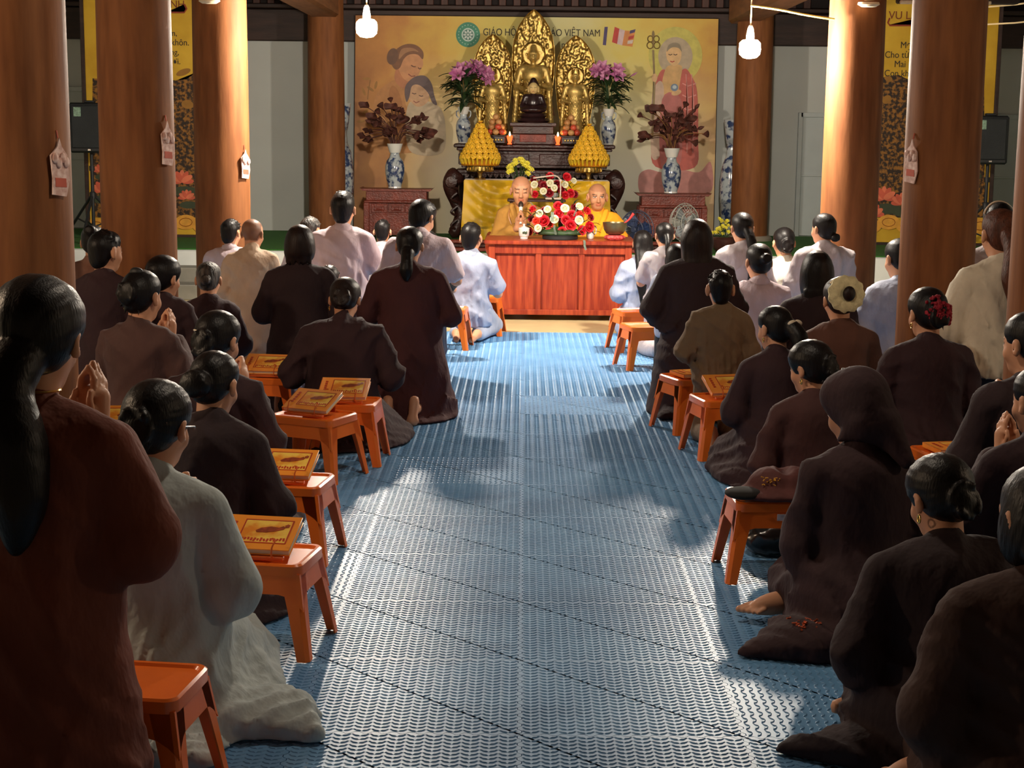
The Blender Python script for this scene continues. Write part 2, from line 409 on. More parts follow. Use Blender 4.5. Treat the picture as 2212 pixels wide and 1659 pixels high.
# ------------------------------------------------------------------ smooth solids from distance fields
class Field:
    def __init__(s): s.p = []; s.noise = None; s.floor = None; s.cut = []
    def cap(s, a, b, ra, rb=None, k=.03, sub=False, flat=None):
        a = np.array(a, float); b = np.array(b, float); rb = ra if rb is None else rb
        r = max(ra, rb); lo = np.minimum(a, b)-r; hi = np.maximum(a, b)+r
        ab = b-a; L2 = max(ab@ab, 1e-9)
        def f(X, Y, Z):
            x, y, z = X-a[0], Y-a[1], Z-a[2]
            t = np.clip((x*ab[0]+y*ab[1]+z*ab[2])/L2, 0, 1)
            return np.sqrt((x-ab[0]*t)**2+(y-ab[1]*t)**2+(z-ab[2]*t)**2) - (ra+(rb-ra)*t)
        s.p.append((f, lo, hi, k, sub)); return s
    def ell(s, c, r, rot=None, k=.03, sub=False):
        c = np.array(c, float); r = np.array(r, float)
        m = max(r); Rm = None if rot is None else np.array(rot)
        lo, hi = (c-r, c+r) if rot is None else (c-m, c+m)
        def f(X, Y, Z):
            x, y, z = X-c[0], Y-c[1], Z-c[2]
            if Rm is not None:
                x, y, z = (Rm[0, 0]*x+Rm[1, 0]*y+Rm[2, 0]*z, Rm[0, 1]*x+Rm[1, 1]*y+Rm[2, 1]*z, Rm[0, 2]*x+Rm[1, 2]*y+Rm[2, 2]*z)
            k0 = np.sqrt((x/r[0])**2+(y/r[1])**2+(z/r[2])**2)
            k1 = np.sqrt((x/r[0]**2)**2+(y/r[1]**2)**2+(z/r[2]**2)**2)
            return k0*(k0-1)/np.maximum(k1, 1e-6)
        s.p.append((f, lo, hi, k, sub)); return s
    def axis(s, lo, hi, step, fine):
        out = [lo]; 
        while out[-1] < hi:
            st = step
            for a, b, q in fine:
                if a-step < out[-1] < b: st = min(st, q)
            out.append(out[-1]+st)
        return np.array(out)
    def mesh(s, name, step, fine=None, scale=1., color=None):
        U = [q for q in s.p if not q[4]]
        lo = np.min([q[1] for q in U], 0)-.03; hi = np.max([q[2] for q in U], 0)+.03
        if s.floor is not None: lo[2] = max(lo[2], s.floor-step*1.5)
        fine = fine or [[], [], []]
        xs, ys, zs = (s.axis(lo[i], hi[i], step, fine[i]) for i in range(3))
        D = np.full((len(xs), len(ys), len(zs)), .3, np.float32)
        for f, l, h, k, sub in s.p:
            g = k+.03+step
            i0, i1 = np.searchsorted(xs, l[0]-g), np.searchsorted(xs, h[0]+g)
            j0, j1 = np.searchsorted(ys, l[1]-g), np.searchsorted(ys, h[1]+g)
            k0, k1 = np.searchsorted(zs, l[2]-g), np.searchsorted(zs, h[2]+g)
            if i1 <= i0 or j1 <= j0 or k1 <= k0: continue
            d = f(xs[i0:i1, None, None], ys[None, j0:j1, None], zs[None, None, k0:k1])
            A = D[i0:i1, j0:j1, k0:k1]
            if sub:
                d = -d; q = np.maximum(k-np.abs(A-d), 0)/k
                D[i0:i1, j0:j1, k0:k1] = np.maximum(A, d)+q*q*k*.25
            else:
                q = np.maximum(k-np.abs(A-d), 0)/k
                D[i0:i1, j0:j1, k0:k1] = np.minimum(A, d)-q*q*k*.25
        XX, YY, ZZ = xs[:, None, None], ys[None, :, None], zs[None, None, :]
        if s.noise is not None: D = D + s.noise(XX, YY, ZZ)
        for fn in s.cut: D = np.maximum(D, fn(XX, YY, ZZ))
        if s.floor is not None: D = np.maximum(D, (s.floor-ZZ)+np.zeros_like(D))
        D[0] = D[-1] = .3; D[:, 0] = D[:, -1] = .3; D[:, :, 0] = D[:, :, -1] = .3
        S = D < 0
        n = np.zeros(tuple(q-1 for q in D.shape), np.int8)
        for a in (0, 1):
            for b_ in (0, 1):
                for c in (0, 1):
                    n += S[a:a+n.shape[0], b_:b_+n.shape[1], c:c+n.shape[2]]
        act = (n > 0) & (n < 8)
        I, J, K = np.nonzero(act)
        ids = np.full(n.shape, -1, np.int32); ids[I, J, K] = np.arange(len(I))
        P = np.zeros((len(I), 3)); cnt = np.zeros(len(I))
        ax = (xs, ys, zs)
        cor = [(a, b_, c) for a in (0, 1) for b_ in (0, 1) for c in (0, 1)]
        for u in cor:
            for w in range(3):
                if u[w]: continue
                v = list(u); v[w] = 1
                d0 = D[I+u[0], J+u[1], K+u[2]]; d1 = D[I+v[0], J+v[1], K+v[2]]
                cr = (d0 < 0) != (d1 < 0)
                t = np.where(cr, d0/np.where(cr, d0-d1, 1), 0)
                idx3 = (I, J, K)
                for q in range(3):
                    base = ax[q][idx3[q]+u[q]]
                    val = base + (t*(ax[q][idx3[q]+1]-ax[q][idx3[q]]) if q == w else 0)
                    P[:, q] += np.where(cr, val, 0)
                cnt += cr
        P /= cnt[:, None]
        F = []
        def quads(i, j, k, w, flip):
            o = [(0, -1, -1), (0, 0, -1), (0, 0, 0), (0, -1, 0)]
            if w == 1: o = [(-1, 0, -1), (-1, 0, 0), (0, 0, 0), (0, 0, -1)]
            if w == 2: o = [(-1, -1, 0), (0, -1, 0), (0, 0, 0), (-1, 0, 0)]
            q = np.stack([ids[i+a, j+b_, k+c] for a, b_, c in o], 1)
            q[flip] = q[flip][:, ::-1]
            F.append(q)
        d = S[:-1, 1:-1, 1:-1] != S[1:, 1:-1, 1:-1]; i, j, k = np.nonzero(d); quads(i, j+1, k+1, 0, ~S[i, j+1, k+1])
        d = S[1:-1, :-1, 1:-1] != S[1:-1, 1:, 1:-1]; i, j, k = np.nonzero(d); quads(i+1, j, k+1, 1, ~S[i+1, j, k+1])
        d = S[1:-1, 1:-1, :-1] != S[1:-1, 1:-1, 1:]; i, j, k = np.nonzero(d); quads(i+1, j+1, k, 2, ~S[i+1, j+1, k])
        F = np.concatenate(F).astype(np.int32)
        me = bpy.data.meshes.new(name)
        me.vertices.add(len(P)); me.vertices.foreach_set('co', (P*scale).astype(np.float32).ravel())
        me.loops.add(F.size); me.loops.foreach_set('vertex_index', F.ravel())
        me.polygons.add(len(F)); me.polygons.foreach_set('loop_start', np.arange(0, F.size, 4, dtype=np.int32))
        me.update(calc_edges=True)
        me.polygons.foreach_set('use_smooth', np.ones(len(F), bool))
        if color is not None:
            col = np.ones((len(P), 4), np.float32); col[:, :3] = color(P)
            ca = me.color_attributes.new('Col', 'FLOAT_COLOR', 'POINT'); ca.data.foreach_set('color', col.ravel())
        return me

# ------------------------------------------------------------------ people
SKIN = np.array(srgb(206, 150, 116)); SKIN2 = np.array(srgb(186, 128, 96))
m_skin = MV('skin', .5, .4)
m_hair = M('black_hair', srgb(18, 15, 15), .42, var=.3, ns=60, st=(1, 1, .15), bump=.12, bs=200, spec=.28)
m_hairb = M('dark_brown_hair', srgb(32, 20, 17), .46, var=.3, ns=60, st=(1, 1, .15), bump=.12, bs=200, spec=.3)
m_hairr = M('reddish_brown_hair', srgb(84, 46, 30), .55, var=.35, ns=60, st=(1, 1, .2), bump=.3, bs=160, spec=.3)
m_hairg = M('greying_hair', srgb(40, 36, 34), .5, var=.3, ns=30, st=(1, 1, .3), col2=srgb(120, 112, 104), bump=.45, bs=70, lo=.45, hi=.75)
def cloth(name, col, **k):
    a = dict(rough=.85, var=.10, ns=7, bump=.25, bs=26, st=(1.3, 1.3, .8), bd=.02); a.update(k)
    return M(name, col, **a)
g_robe = cloth('dark_brown_robe_cloth', srgb(50, 26, 31))
g_robe2 = cloth('brown_black_robe_cloth', srgb(42, 24, 29))
g_mar = cloth('maroon_robe_cloth', srgb(70, 31, 33))
g_rust = cloth('rust_robe_cloth', srgb(112, 52, 32))
g_brown = cloth('warm_brown_cloth', srgb(88, 54, 42))
g_grey = cloth('pale_blue_grey_cloth', srgb(184, 194, 194))
g_white = cloth('white_shirt_cloth', srgb(186, 178, 182), rough=.7)
g_pink = cloth('pinkish_white_cloth', srgb(192, 174, 182), rough=.7)
g_blu = cloth('bluish_white_cloth', srgb(160, 168, 192), rough=.7)
g_cream = cloth('cream_knit', srgb(214, 204, 184), rough=.9)
g_olive = cloth('olive_brown_cloth', srgb(124, 100, 74))
g_beige = cloth('beige_linen', srgb(198, 172, 148))
g_tan = cloth('tan_cloth', srgb(140, 100, 84))
g_black = cloth('black_cotton', srgb(36, 36, 38))
g_navy = cloth('navy_denim', srgb(34, 42, 64))
g_ochre = cloth('ochre_robe_cloth', srgb(172, 124, 52), bump=.3, bs=14)
g_saff = cloth('saffron_robe_cloth', srgb(244, 164, 26), bump=.3, bs=14)
g_charc = cloth('charcoal_under_robe', srgb(74, 68, 66))

def fold_fn(seed, amp, zc, up=.4):
    rs = np.random.RandomState(seed)
    lay = [(rs.uniform(42, 74), rs.choice([-1, 1])*rs.uniform(.15, .9), rs.uniform(0, 6.28, 5)) for _ in range(4)]
    ver = [(rs.uniform(60, 95), rs.uniform(0, 6.28, 3)) for _ in range(2)]
    def f(X, Y, Z):
        o = 0
        for fr, sl, p in lay:          # slanted creases that come and go
            th = fr*(.62*X+.35*Y+sl*Z) + 1.5*np.sin(9*X+4*Z+p[0]) + 1.1*np.sin(11*Z-6*Y+p[1]) + p[2]
            mk = np.clip(.25+.8*np.sin(8*X+3*Y+p[3])*np.sin(7*Z+p[4])+.25*np.sin(5*Z+p[0]), 0, 1)
            o = o + mk*(1-np.abs(np.sin(th*.5)))**1.6
        lw = np.clip((zc+.35-Z)*2.5, 0, 1)     # hanging folds towards the hem
        for fr, p in ver:
            th = fr*np.arctan2(X, Y+.6)*.42 + 1.3*np.sin(6*Z+p[0]) + p[1]
            o = o + lw*.8*(1-np.abs(np.sin(th)))**1.4
        return -amp*(o-.12)*np.clip(.4+Z*5, .4, 1)
    return f

def cut_plane(p, n):            # keep the side n does not point to
    n = np.array(n, float); n = n/np.linalg.norm(n)
    return lambda X, Y, Z: (X-p[0])*n[0]+(Y-p[1])*n[1]+(Z-p[2])*n[2]

HZ = {'upright': .53, 'heels': .25, 'low': .16, 'chair': .44}
PEOPLE = []
def person(label, px, py, h, pose='heels', yaw=0., lean=4., bow=8., turn=0., tilt=0., wide=1., hair=('bun', {}), hm=None,
           top='robe', gm=None, sleeve='long', lower=None, collar=0., arms='pray', seed=1, vox=None, feet=False,
           tails=(), skin=SKIN, fold=.013, puff=0., extra=None, face=None, sidefoot=0, name='person', loc=None, big=1., fine_hands=False,
           hem=-.13, ears=1.):
    rs = random.Random(seed)
    hz = HZ[pose]
    la, ba = R(lean), R(lean+bow)
    PV = Vector((0, 0, hz)); Rl = RX(-la)
    w = wide
    def T(x, y, z): return PV + Rl @ Vector((x, y, z))
    NB = T(0, -.012, .425)
    Rh = RZ(R(turn)) @ RX(-ba) @ RY(R(tilt))
    HC = NB + Rl @ Vector((0, .012, .074)) + (RX(-ba) @ Vector((0, .018, .075)))
    def hp(x, y, z): return HC + Rh @ Vector((x, y, z))*big
    ztop = HC.z + .128*big
    s = h/ztop
    P0 = onz(px, py, h) if loc is None else Vector((loc[0], loc[1], 0))
    off = Vector((HC.x, HC.y, 0))
    base = Vector((P0.x, P0.y, 0)) - Matrix.Rotation(R(yaw), 3, 'Z') @ (off*s)
    D = P0.y
    if vox is None: vox = max(.0120, min(.0160, D*.0016))
    root = thing(name, label, 'person', (base.x, base.y, (loc[2] if loc is not None and len(loc) > 2 else 0.)), R(yaw))
    # ---- joints
    sh = {}; el = {}; wr = {}
    for q in (-1, 1):
        sh[q] = T(q*.158*w, -.004, .352)
        if arms == 'pray':
            el[q] = T(q*.225*w, .035, .135); wr[q] = T(q*.028, .225, .265)
        elif arms == 'prayhigh':
            el[q] = T(q*.215*w, .05, .15); wr[q] = T(q*.028, .235, .345)
        elif arms == 'praymic':
            el[q] = T(q*.205*w, .04, .13); wr[q] = T(q*.030, .225, .265)
        elif arms == 'lap':
            el[q] = T(q*.225*w, -.005, .125); wr[q] = T(q*.07, .22, .06)
        elif arms == 'wide':
            el[q] = T(q*.27*w, .03, .15); wr[q] = T(q*.05, .25, .17)
        else:
            el[q] = T(*[(a*q if i == 0 else a) for i, a in enumerate(arms[q][0])]); wr[q] = T(*[(a*q if i == 0 else a) for i, a in enumerate(arms[q][1])])
    hip = {q: T(q*.085, .0, .0) for q in (-1, 1)}
    if pose == 'upright':
        kn = {q: Vector((q*.10, .03, .07)) for q in (-1, 1)}; an = {q: Vector((q*.085, -.36, .09)) for q in (-1, 1)}
        toe = {q: Vector((q*.08, -.445, .03)) for q in (-1, 1)}
    elif pose == 'heels':
        kn = {q: Vector((q*.13, .36, .085)) for q in (-1, 1)}; an = {q: Vector((q*.085, -.13, .07)) for q in (-1, 1)}
        toe = {q: Vector((q*.06, -.27, .035)) for q in (-1, 1)}
    elif pose == 'low':
        sf = sidefoot or -1
        kn = {1: Vector((.20, .30, .085)), -1: Vector((-.09, .34, .085))}
        an = {1: Vector((sf*.13, .25, .06)), -1: Vector((sf*.03, .12, .05))}
        toe = {1: Vector((sf*.27, .20, .048)), -1: Vector((sf*.10, .10, .045))}
    else:
        kn = {q: Vector((q*.14, .42, .46)) for q in (-1, 1)}; an = {q: Vector((q*.12, .42, .08)) for q in (-1, 1)}
        toe = {q: Vector((q*.13, .55, .04)) for q in (-1, 1)}
    # ---- body: one continuous skin
    B = Field()
    B.ell(T(0, 0, .02), (.145*w, .115, .13), k=.06).ell(T(0, 0, .15), (.125*w, .10, .13), k=.06).ell(T(0, 0, .29), (.15*w, .105, .15), k=.06)
    B.cap(T(-.12*w, 0, .36), T(.12*w, 0, .36), .046, k=.05)
    for q in (-1, 1):
        B.cap(sh[q], el[q], .046, .038, .03).cap(el[q], wr[q], .038, .025, .02)
        B.cap(hip[q], kn[q], .082, .058, .04).cap(kn[q], an[q], .054, .036, .03)
        if pose == 'upright':
            B.cap(an[q]+Vector((0, -.02, .06)), toe[q], .034, .030, .025).ell(toe[q]+Vector((0, .0, .0)), (.042, .025, .03), k=.02)
        else:
            B.cap(an[q], toe[q], .034, .024, .025)
        if sidefoot and q == 1:
            fd = (toe[1]-an[1]); fd.z = 0; fd.normalize(); pp = Vector((-fd.y, fd.x, 0))
            B.ell((toe[1]+an[1])/2+Vector((0, 0, -.004)), (.085, .042, .034), RZ(math.atan2(fd.y, fd.x)), k=.02)
            for i in range(5):
                b0 = toe[1]+pp*(i-2)*.0165; B.cap(b0, b0+fd*(.052-.007*i)+Vector((0, 0, -.008)), .013-.0010*i, .0115-.0012*i, .006)
        # hand: palm, four fingers, thumb
        d = Rl @ Vector((-q*.10, .22, .97)) if arms in ('pray', 'prayhigh', 'praymic') else (wr[q]-el[q]).normalized()
        d = d.normalized(); nrm = Vector((1, 0, 0)); sd_ = d.cross(nrm).normalized()
        pc = wr[q]+d*.045
        B.cap(wr[q], wr[q]+d*.08, .024, .026, .02)
        for i in range(4):
            f0 = wr[q]+d*.085+sd_*(-.026+.0175*i); ln = (.062, .074, .070, .055)[i]
            cu = Vector((-q*.012, 0, 0)) if arms in ('pray', 'prayhigh', 'praymic') else Vector((0, 0, -.018))
            B.cap(f0, f0+d*ln*.55, .0088, .0082, .006).cap(f0+d*ln*.55, f0+d*ln+cu, .0082, .0066, .004)
        t0 = wr[q]+d*.03-sd_*.026
        B.cap(t0, t0+d*.035-sd_*.018, .0105, .009, .008).cap(t0+d*.035-sd_*.018, t0+d*.06-sd_*.016, .009, .007, .004)
    B.cap(T(0, -.012, .40), HC + Rh @ Vector((0, -.012, -.05)), .056, .050, .03)
    # head
    def he(c, r, k=.02, sub=False): B.ell(hp(*c), tuple(a*big for a in r), Rh, k, sub)
    he((0, -.012, .033), (.079, .096, .083), .02); he((0, .028, -.03), (.063, .066, .086), .03); he((0, .055, -.088), (.032, .028, .022), .03)
    B.cap(hp(0, .086, .004), hp(0, .106, -.034), .008*big, .013*big, .012); he((.011, .096, -.038), (.009, .009, .007), .008); he((-.011, .096, -.038), (.009, .009, .007), .008)
    B.cap(hp(-.036, .074, .024), hp(.036, .074, .024), .009*big, .009*big, .014)
    for q in (-1, 1):
        he((q*.031, .096, .004), (.017, .012, .009), .012, True); he((q*.031, .076, .003), (.015, .015, .011), .006)
        he((q*.040, .060, -.032), (.024, .020, .024), .02)
        he((q*.085, -.010, -.008), (.013*ears, .020*ears, .034*ears), .008); he((q*.093, .000, -.006), (.006, .012, .018), .004, True)
    he((0, .087, -.059), (.022, .010, .0065), .006); he((0, .085, -.070), (.020, .010, .007), .006)
    hv = .0058 if face else (max(.0075, min(.011, D*.0014)) if D < 8 else .0115)
    fl_ = [[(HC.x-.11, HC.x+.11, hv)], [(HC.y-.13, HC.y+.14, hv)], [(HC.z-.13, HC.z+.14, hv)]]
    if fine_hands:
        for i in range(3):
            c_ = [(wr[1][i]+wr[-1][i])/2]; fl_[i].append((min(wr[1][i], wr[-1][i])-.06, max(wr[1][i], wr[-1][i])+(.2 if i == 2 else .1), .0075))
    if sidefoot:
        for i in range(3): fl_[i].append((toe[1][i]-.09, toe[1][i]+.09, .0055))
    if pose != 'chair': B.floor = .001
    skn = np.array(skin)
    HCn = np.array(HC); Rn = np.array(Rh)
    stub = hair[0] == 'shaved'
    def color(P):
        q = ((P-HCn) @ Rn)/big
        c = np.tile(skn, (len(P), 1))
        x, y, z = q[:, 0], q[:, 1], q[:, 2]
        near = (np.abs(x) < .11) & (np.abs(y) < .14) & (np.abs(z) < .14)
        lip = near & (y > .07) & (np.abs(x) < .023) & (z < -.053) & (z > -.077)
        c[lip] = skn*np.array((.85, .55, .55))
        ax_ = np.abs(x)
        brow = near & (y > .06) & (ax_ > .013) & (ax_ < .052) & (z > .020+.10*(ax_-.03)**1 * (ax_ < .03)) & (z < .030)
        c[brow] = skn*.25
        if face == 'closed': eye = near & (y > .06) & (ax_ > .016) & (ax_ < .048) & (z > -.009) & (z < -.002)
        else:
            wh = near & (y > .06) & (((ax_-.032)/.016)**2+((z-.003)/.0065)**2 < 1); c[wh] = np.array((.6, .52, .46))
            eye = near & (y > .06) & ((((ax_-.032)/.006)**2+((z-.003)/.006)**2 < 1) | ((ax_ > .016) & (ax_ < .049) & (np.abs(z-.010) < .003)))
        c[eye] = skn*.12
        if stub:
            sc = near & (((z > .062-.25*np.maximum(y-.03, 0)) & (y < .085)) | ((y < -.02) & (z > -.055)))
            c[sc] = c[sc]*np.array(hair[1].get('stub', (.62, .62, .66)))
        return c
    me = B.mesh('body', .024 if not feet and top == 'robe' else max(.0155, vox*1.15), fl_, s, color)
    bo = link('body', me, m_skin, root)
    # ---- hair
    hair_o = None
    hk, ho = hair
    Hf = Field()
    def hh(c, r, k=.02, sub=False): Hf.ell(hp(*c), tuple(a*big for a in r), Rh, k, sub)
    def hc(a, b_, ra, rb=None, k=.02): Hf.cap(hp(*a), hp(*b_), ra*big, (rb if rb is not None else ra)*big, k)
    bunp = ho.get('at', (0, -.112, .02)); bunp = (bunp[0], bunp[1]-(.016 if hk == 'bun' else 0), bunp[2])
    if hk not in ('shaved', 'none'):
        vol = ho.get('vol', 0.)
        hh((0, -.018, .034), ((.080 if hk == 'short' else .083)+vol, .102+vol, .090+vol))
        if hk in ('bun', 'pony', 'updo'): hh((0, -.05, -.022), (.066+vol*.5, .055+vol*.5, .060), .03)
        else: hh((0, -.05, -.035), ((.060 if hk == 'short' else .070)+vol*.6, .055+vol*.5, .068), .03)
        if hk == 'short':
            hh((0, .03, .075), (.06+vol, .055+vol, .045+vol), .03)
            for i in range(70):
                a = rs.uniform(0, 6.28); e = rs.uniform(.2, 1.5); rr = rs.uniform(.005, .010)
                v = Vector((math.cos(a)*math.cos(e)*.080, -.012+math.sin(a)*math.cos(e)*.096, .035+math.sin(e)*.088))
                hc(v, v*1.0+Vector((rs.uniform(-.02, .02), rs.uniform(-.012, .03), rs.uniform(-.004, .016))), rr, rr*.3, .006)
        if hk in ('bun', 'pony', 'updo'):
            hh((0, .0, .055), (.080+vol, .085+vol, .068+vol), .02)
        if hk == 'bun':
            br = ho.get('r', .042)
            hh(bunp, (br*1.15, br*.85, br), .012)
            for i in range(8):
                a = i*PI/4; v = Vector(bunp)+Vector((math.cos(a)*br*.72, -.012, math.sin(a)*br*.62))
                w_ = Vector(bunp)+Vector((math.cos(a+.9)*br*.72, -.02, math.sin(a+.9)*br*.62))
                hc(v, w_, br*.34, br*.3, .006)
        if hk == 'updo':
            uz = rs.uniform(-.03, .02)
            hh((0, -.104, uz), (.046, .034, .056), .016)
            for i in range(4):
                a0 = i*1.57+rs.uniform(0, 1); p_ = [(math.cos(a0+t*.5)*.040, -.128+.006*t, uz+math.sin(a0+t*.5)*.048) for t in range(4)]
                for t in range(3): hc(p_[t], p_[t+1], .013, .012, .006)
            for i in range(5): v = (rs.uniform(-.05, .05), -.095, -.05+rs.uniform(-.02, .01)); hc(v, (v[0]*1.15, -.10, v[2]-.03), .006, .002, .006)
        if hk in ('pony', 'tailwave'):
            pts = [hp(*p) if not isinstance(p, Vector) else p for p in ho['pts']]
            rr = ho.get('rr', [.03, .036, .03, .008])
            cp = catmull(pts, 4); m_ = len(cp)
            for i in range(m_-1):
                u = i/(m_-1)*(len(rr)-1); u2 = (i+1)/(m_-1)*(len(rr)-1)
                f = lambda u: rr[int(u)]+(rr[min(int(u)+1, len(rr)-1)]-rr[int(u)])*(u-int(u))
                Hf.cap(cp[i], cp[i+1], f(u), f(u2), .012)
        if hk == 'bob':
            ln = ho.get('len', .12); bw = ho.get('w', .082)
            hh((0, -.03, -.02), (bw+vol+.008, .082+vol, .10), .03)
            hh((0, -.045, -.05-ln*.45), (bw*.98+vol, .062, ln*.75), .03)
            for q in (-1, 1): hh((q*.068, .005, -.03-ln*.3), (.026, .05, .05+ln*.45), .02)
            for i in range(16):
                a = -1.4+2.8*i/15; x = math.sin(a)*bw*.92; y = -.045-math.cos(a)*.045
                hc((x, y, -.06-ln*.6), (x*1.06+rs.uniform(-.01, .01), y, -.10-ln*1.1+rs.uniform(-.012, .012)), .015, .004, .01)
        if hk == 'long':
            hh((0, -.03, -.02), (.086, .08, .10), .03)
            L_ = ho.get('len', .45)
            p0 = hp(0, -.06, -.05); bk = T(ho.get('x', 0), -.165, .22); en = T(ho.get('x', 0)*1.3, -.185, .42-L_)
            for q in (-1, 0, 1):
                o_ = Vector((q*.035, 0, 0)); Hf.cap(p0+o_*1.2, bk+o_, .045, .038, .02).cap(bk+o_, en+o_*.7+Vector((0, 0, abs(q)*.03)), .038, .012, .02)
        # open the face and free the ears
        if hk not in ('scarf',):
            hh((0, .135, -.045), (.095, .118, .118), .012, True)
            hh((0, .10, .015), (.062, .055, .045), .012, True)
            if hk in ('short', 'bun', 'pony', 'updo'):
                for q in (-1, 1): hh((q*.098, .018, -.03), (.028, .046, .055), .01, True)
                if hk != 'short': hh((0, .03, -.13), (.10, .09, .075), .02, True)
        ctr = np.array(hp(*bunp)); fr = ho.get('fr', 26)
        def hn(X, Y, Z):
            x = X-ctr[0]; z = Z-ctr[2]; y = Y-ctr[1]
            if hk in ('bun', 'pony', 'updo'): a = np.arctan2(x, z); g = np.sin(a*fr+8*y)+.6*np.sin(a*fr*2.3+1.7)
            else: a = np.arctan2(X-HCn[0], Y-HCn[1]); g = np.sin(a*30+10*np.sin(9*Z))+.7*np.sin(a*47+5*Z)
            return .0008*g+0*(X+Y+Z)
        Hf.noise = hn
        me = Hf.mesh('hair', max(.0065, min(.0080 if hk == 'short' else .0105, D*.0013)), None, s)
        hair_o = link('hair', me, hm or m_hair, root)
    # ---- garment
    G = Field()
    G.ell(T(0, 0, .02), (.165*w, .135*(1+(w-1)*.6), .15), k=.07).ell(T(0, 0, .15), (.150*w, .122*(1+(w-1)*.7), .14), k=.07).ell(T(0, -.004, .285), (.170*w, .124, .155), k=.07)
    G.cap(T(-.115*w, -.004, .362), T(.115*w, -.004, .362), .058, k=.06)
    for q in (-1, 1): G.cap(T(q*.035, -.010, .432), T(q*.15*w, -.004, .358), .034, .056, .03)
    G.ell(T(0, -.045, .34), (.12*w, .07, .09), k=.05)
    if collar:
        G.cap(T(0, -.014, .41), T(0, -.012, .445), .068, .060, .012)
    else:
        G.cap(T(0, -.018, .40), T(0, -.014, .436), .070, .060, .018)
    for q in (-1, 1):
        if sleeve == 'long' or sleeve == 'tight':
            e = 0 if sleeve == 'long' else -.006
            G.cap(sh[q], el[q], .060+e+puff, .068+e, .016).cap(el[q], el[q].lerp(wr[q], .82), .070+e, (.074 if sleeve == 'long' else .052), .015)
            G.ell(el[q]+Vector((0, -.01, -.012)), (.07+e, .07+e, .08+e), k=.03)
        elif sleeve == 'wide':
            G.cap(sh[q], el[q], .064, .082, .03).cap(el[q], el[q].lerp(wr[q], .72), .078, .062, .03)
            G.ell(el[q].lerp(wr[q], .3)+Vector((q*.01, 0, -.10)), (.045, .08, .13), k=.05)
        else:
            e2 = sh[q].lerp(el[q], .72)
            G.cap(sh[q], e2, .066+puff, .074, .025)
    if top == 'robe':
        if pose == 'upright':
            for z0, ra, yy in ((hz*.8, .178, -.01), (hz*.55, .205, -.03), (hz*.3, .232, -.05)):
                G.ell((0, yy, z0), (ra*w, ra*.82, .20), k=.10)
            G.ell((0, -.06, .05), (.255*w, .24, .14), k=.08)
            if not feet: G.cap((0, -.12, .10), (0, -.36, .075), .15, .11, .08)
            else: G.cap((0, -.10, .10), (0, -.27, .06), .14, .10, .08)
            G.ell((0, -.14, .0), (.26*w, .30, .04), k=.06)
        elif pose == 'heels':
            G.ell((0, .12, .09), (.235*w, .34, .14), k=.09).ell((0, -.08, .12), (.215*w, .20, .17), k=.09)
            G.ell((0, -.06, .0), (.31*w, .36, .045), k=.09).ell((0, .10, .02), (.30*w, .40, .09), k=.10)
        elif pose == 'low':
            G.ell((.05, .12, .08), (.23*w, .31, .11), k=.08).ell((0, -.02, .10), (.22*w, .20, .17), k=.09)
            G.ell((.02, -.06, .0), (.27*w, .28, .045), k=.09).ell((.07, .10, .02), (.24*w, .36, .09), k=.08)
        else:
            for q in (-1, 1):
                G.cap(hip[q], kn[q], .10, .085, .06).cap(kn[q], an[q], .085, .09, .04)
        if pose in ('heels', 'low'):
            for q in (-1, 1):
                G.cap(hip[q], kn[q], .10, .082, .05).cap(kn[q], kn[q].lerp(an[q], .75), .078, .065, .04)
        for tl in tails:
            a, b_, ra, rb = tl
            for i in range(8):
                u = i/7; r_ = ra+(rb-ra)*u; c_ = Vector(a).lerp(Vector(b_), u); G.ell((c_.x, c_.y, c_.z*.6), (r_, r_, max(.012, r_*.38)), k=.05)
        if pose != 'chair': G.floor = .002
        zc = .1
    else:
        n_ = Rl @ Vector((0, .05, -1)); G.cut.append(cut_plane(T(0, 0, hem), n_))
        G.ell(T(0, 0, -.08), (.17*w, .142, .14), k=.06)
        zc = hz
    G.noise = fold_fn(seed*13+7, fold*(1.35 if top != 'robe' else 1.), zc)
    me = G.mesh('garment', vox, None, s)
    gar_o = link({'robe': 'robe', 'shirt': 'shirt', 'tunic': 'tunic', 'blouse': 'blouse', 'sweater': 'sweater'}[top], me, gm, root)
    if top != 'robe':
        Lf = Field()
        Lf.ell(T(0, 0, -.02), (.132*w, .106, .12), k=.05)
        for q in (-1, 1):
            Lf.cap(hip[q], kn[q], .090, .078, .04).cap(kn[q], kn[q].lerp(an[q], .9), .076, .06, .03)
        if top == 'blouse' and lower is not None and lower is gm:
            Lf.ell((0, -.02, .06), (.24, .32, .13), k=.08)
        Lf.noise = fold_fn(seed*17+3, .004, .1); Lf.floor = .002
        link('trousers' if lower is not gm else 'skirt', Lf.mesh('trousers', vox*1.1, None, s), lower or g_navy, root)
        if collar:                         # folded shirt collar band
            a0 = T(0, -.012, .432); mb = MB(); ringp = []
            for i in range(21):
                a = -PI*.92+2*PI*.92*i/20; ringp.append((math.sin(a)*.066, -math.cos(a)*.066))
            vs_ = []; fs_ = []
            for j, (zz, rr) in enumerate(((.0, 1.16), (.018, 1.12), (.036, 1.0), (.03, .93), (.0, .98))):
                for x, y in ringp: vs_.append((a0 + Rl @ Vector((x*rr, y*rr, zz-.012+.012*(y < 0))))*s)
            for j in range(4):
                for i in range(20): fs_.append((j*21+i, j*21+i+1, (j+1)*21+i+1, (j+1)*21+i))
            mb.add(vs_, fs_).build('collar', gm, gar_o)
    ctx = dict(hair=hair_o or bo, body=bo, gar=gar_o, root=root, hp=hp, T=T, s=s, Rh=Rh, HC=HC, wr=wr, el=el, base=base)
    if extra: extra(ctx)
    PEOPLE.append(root)
    return ctx

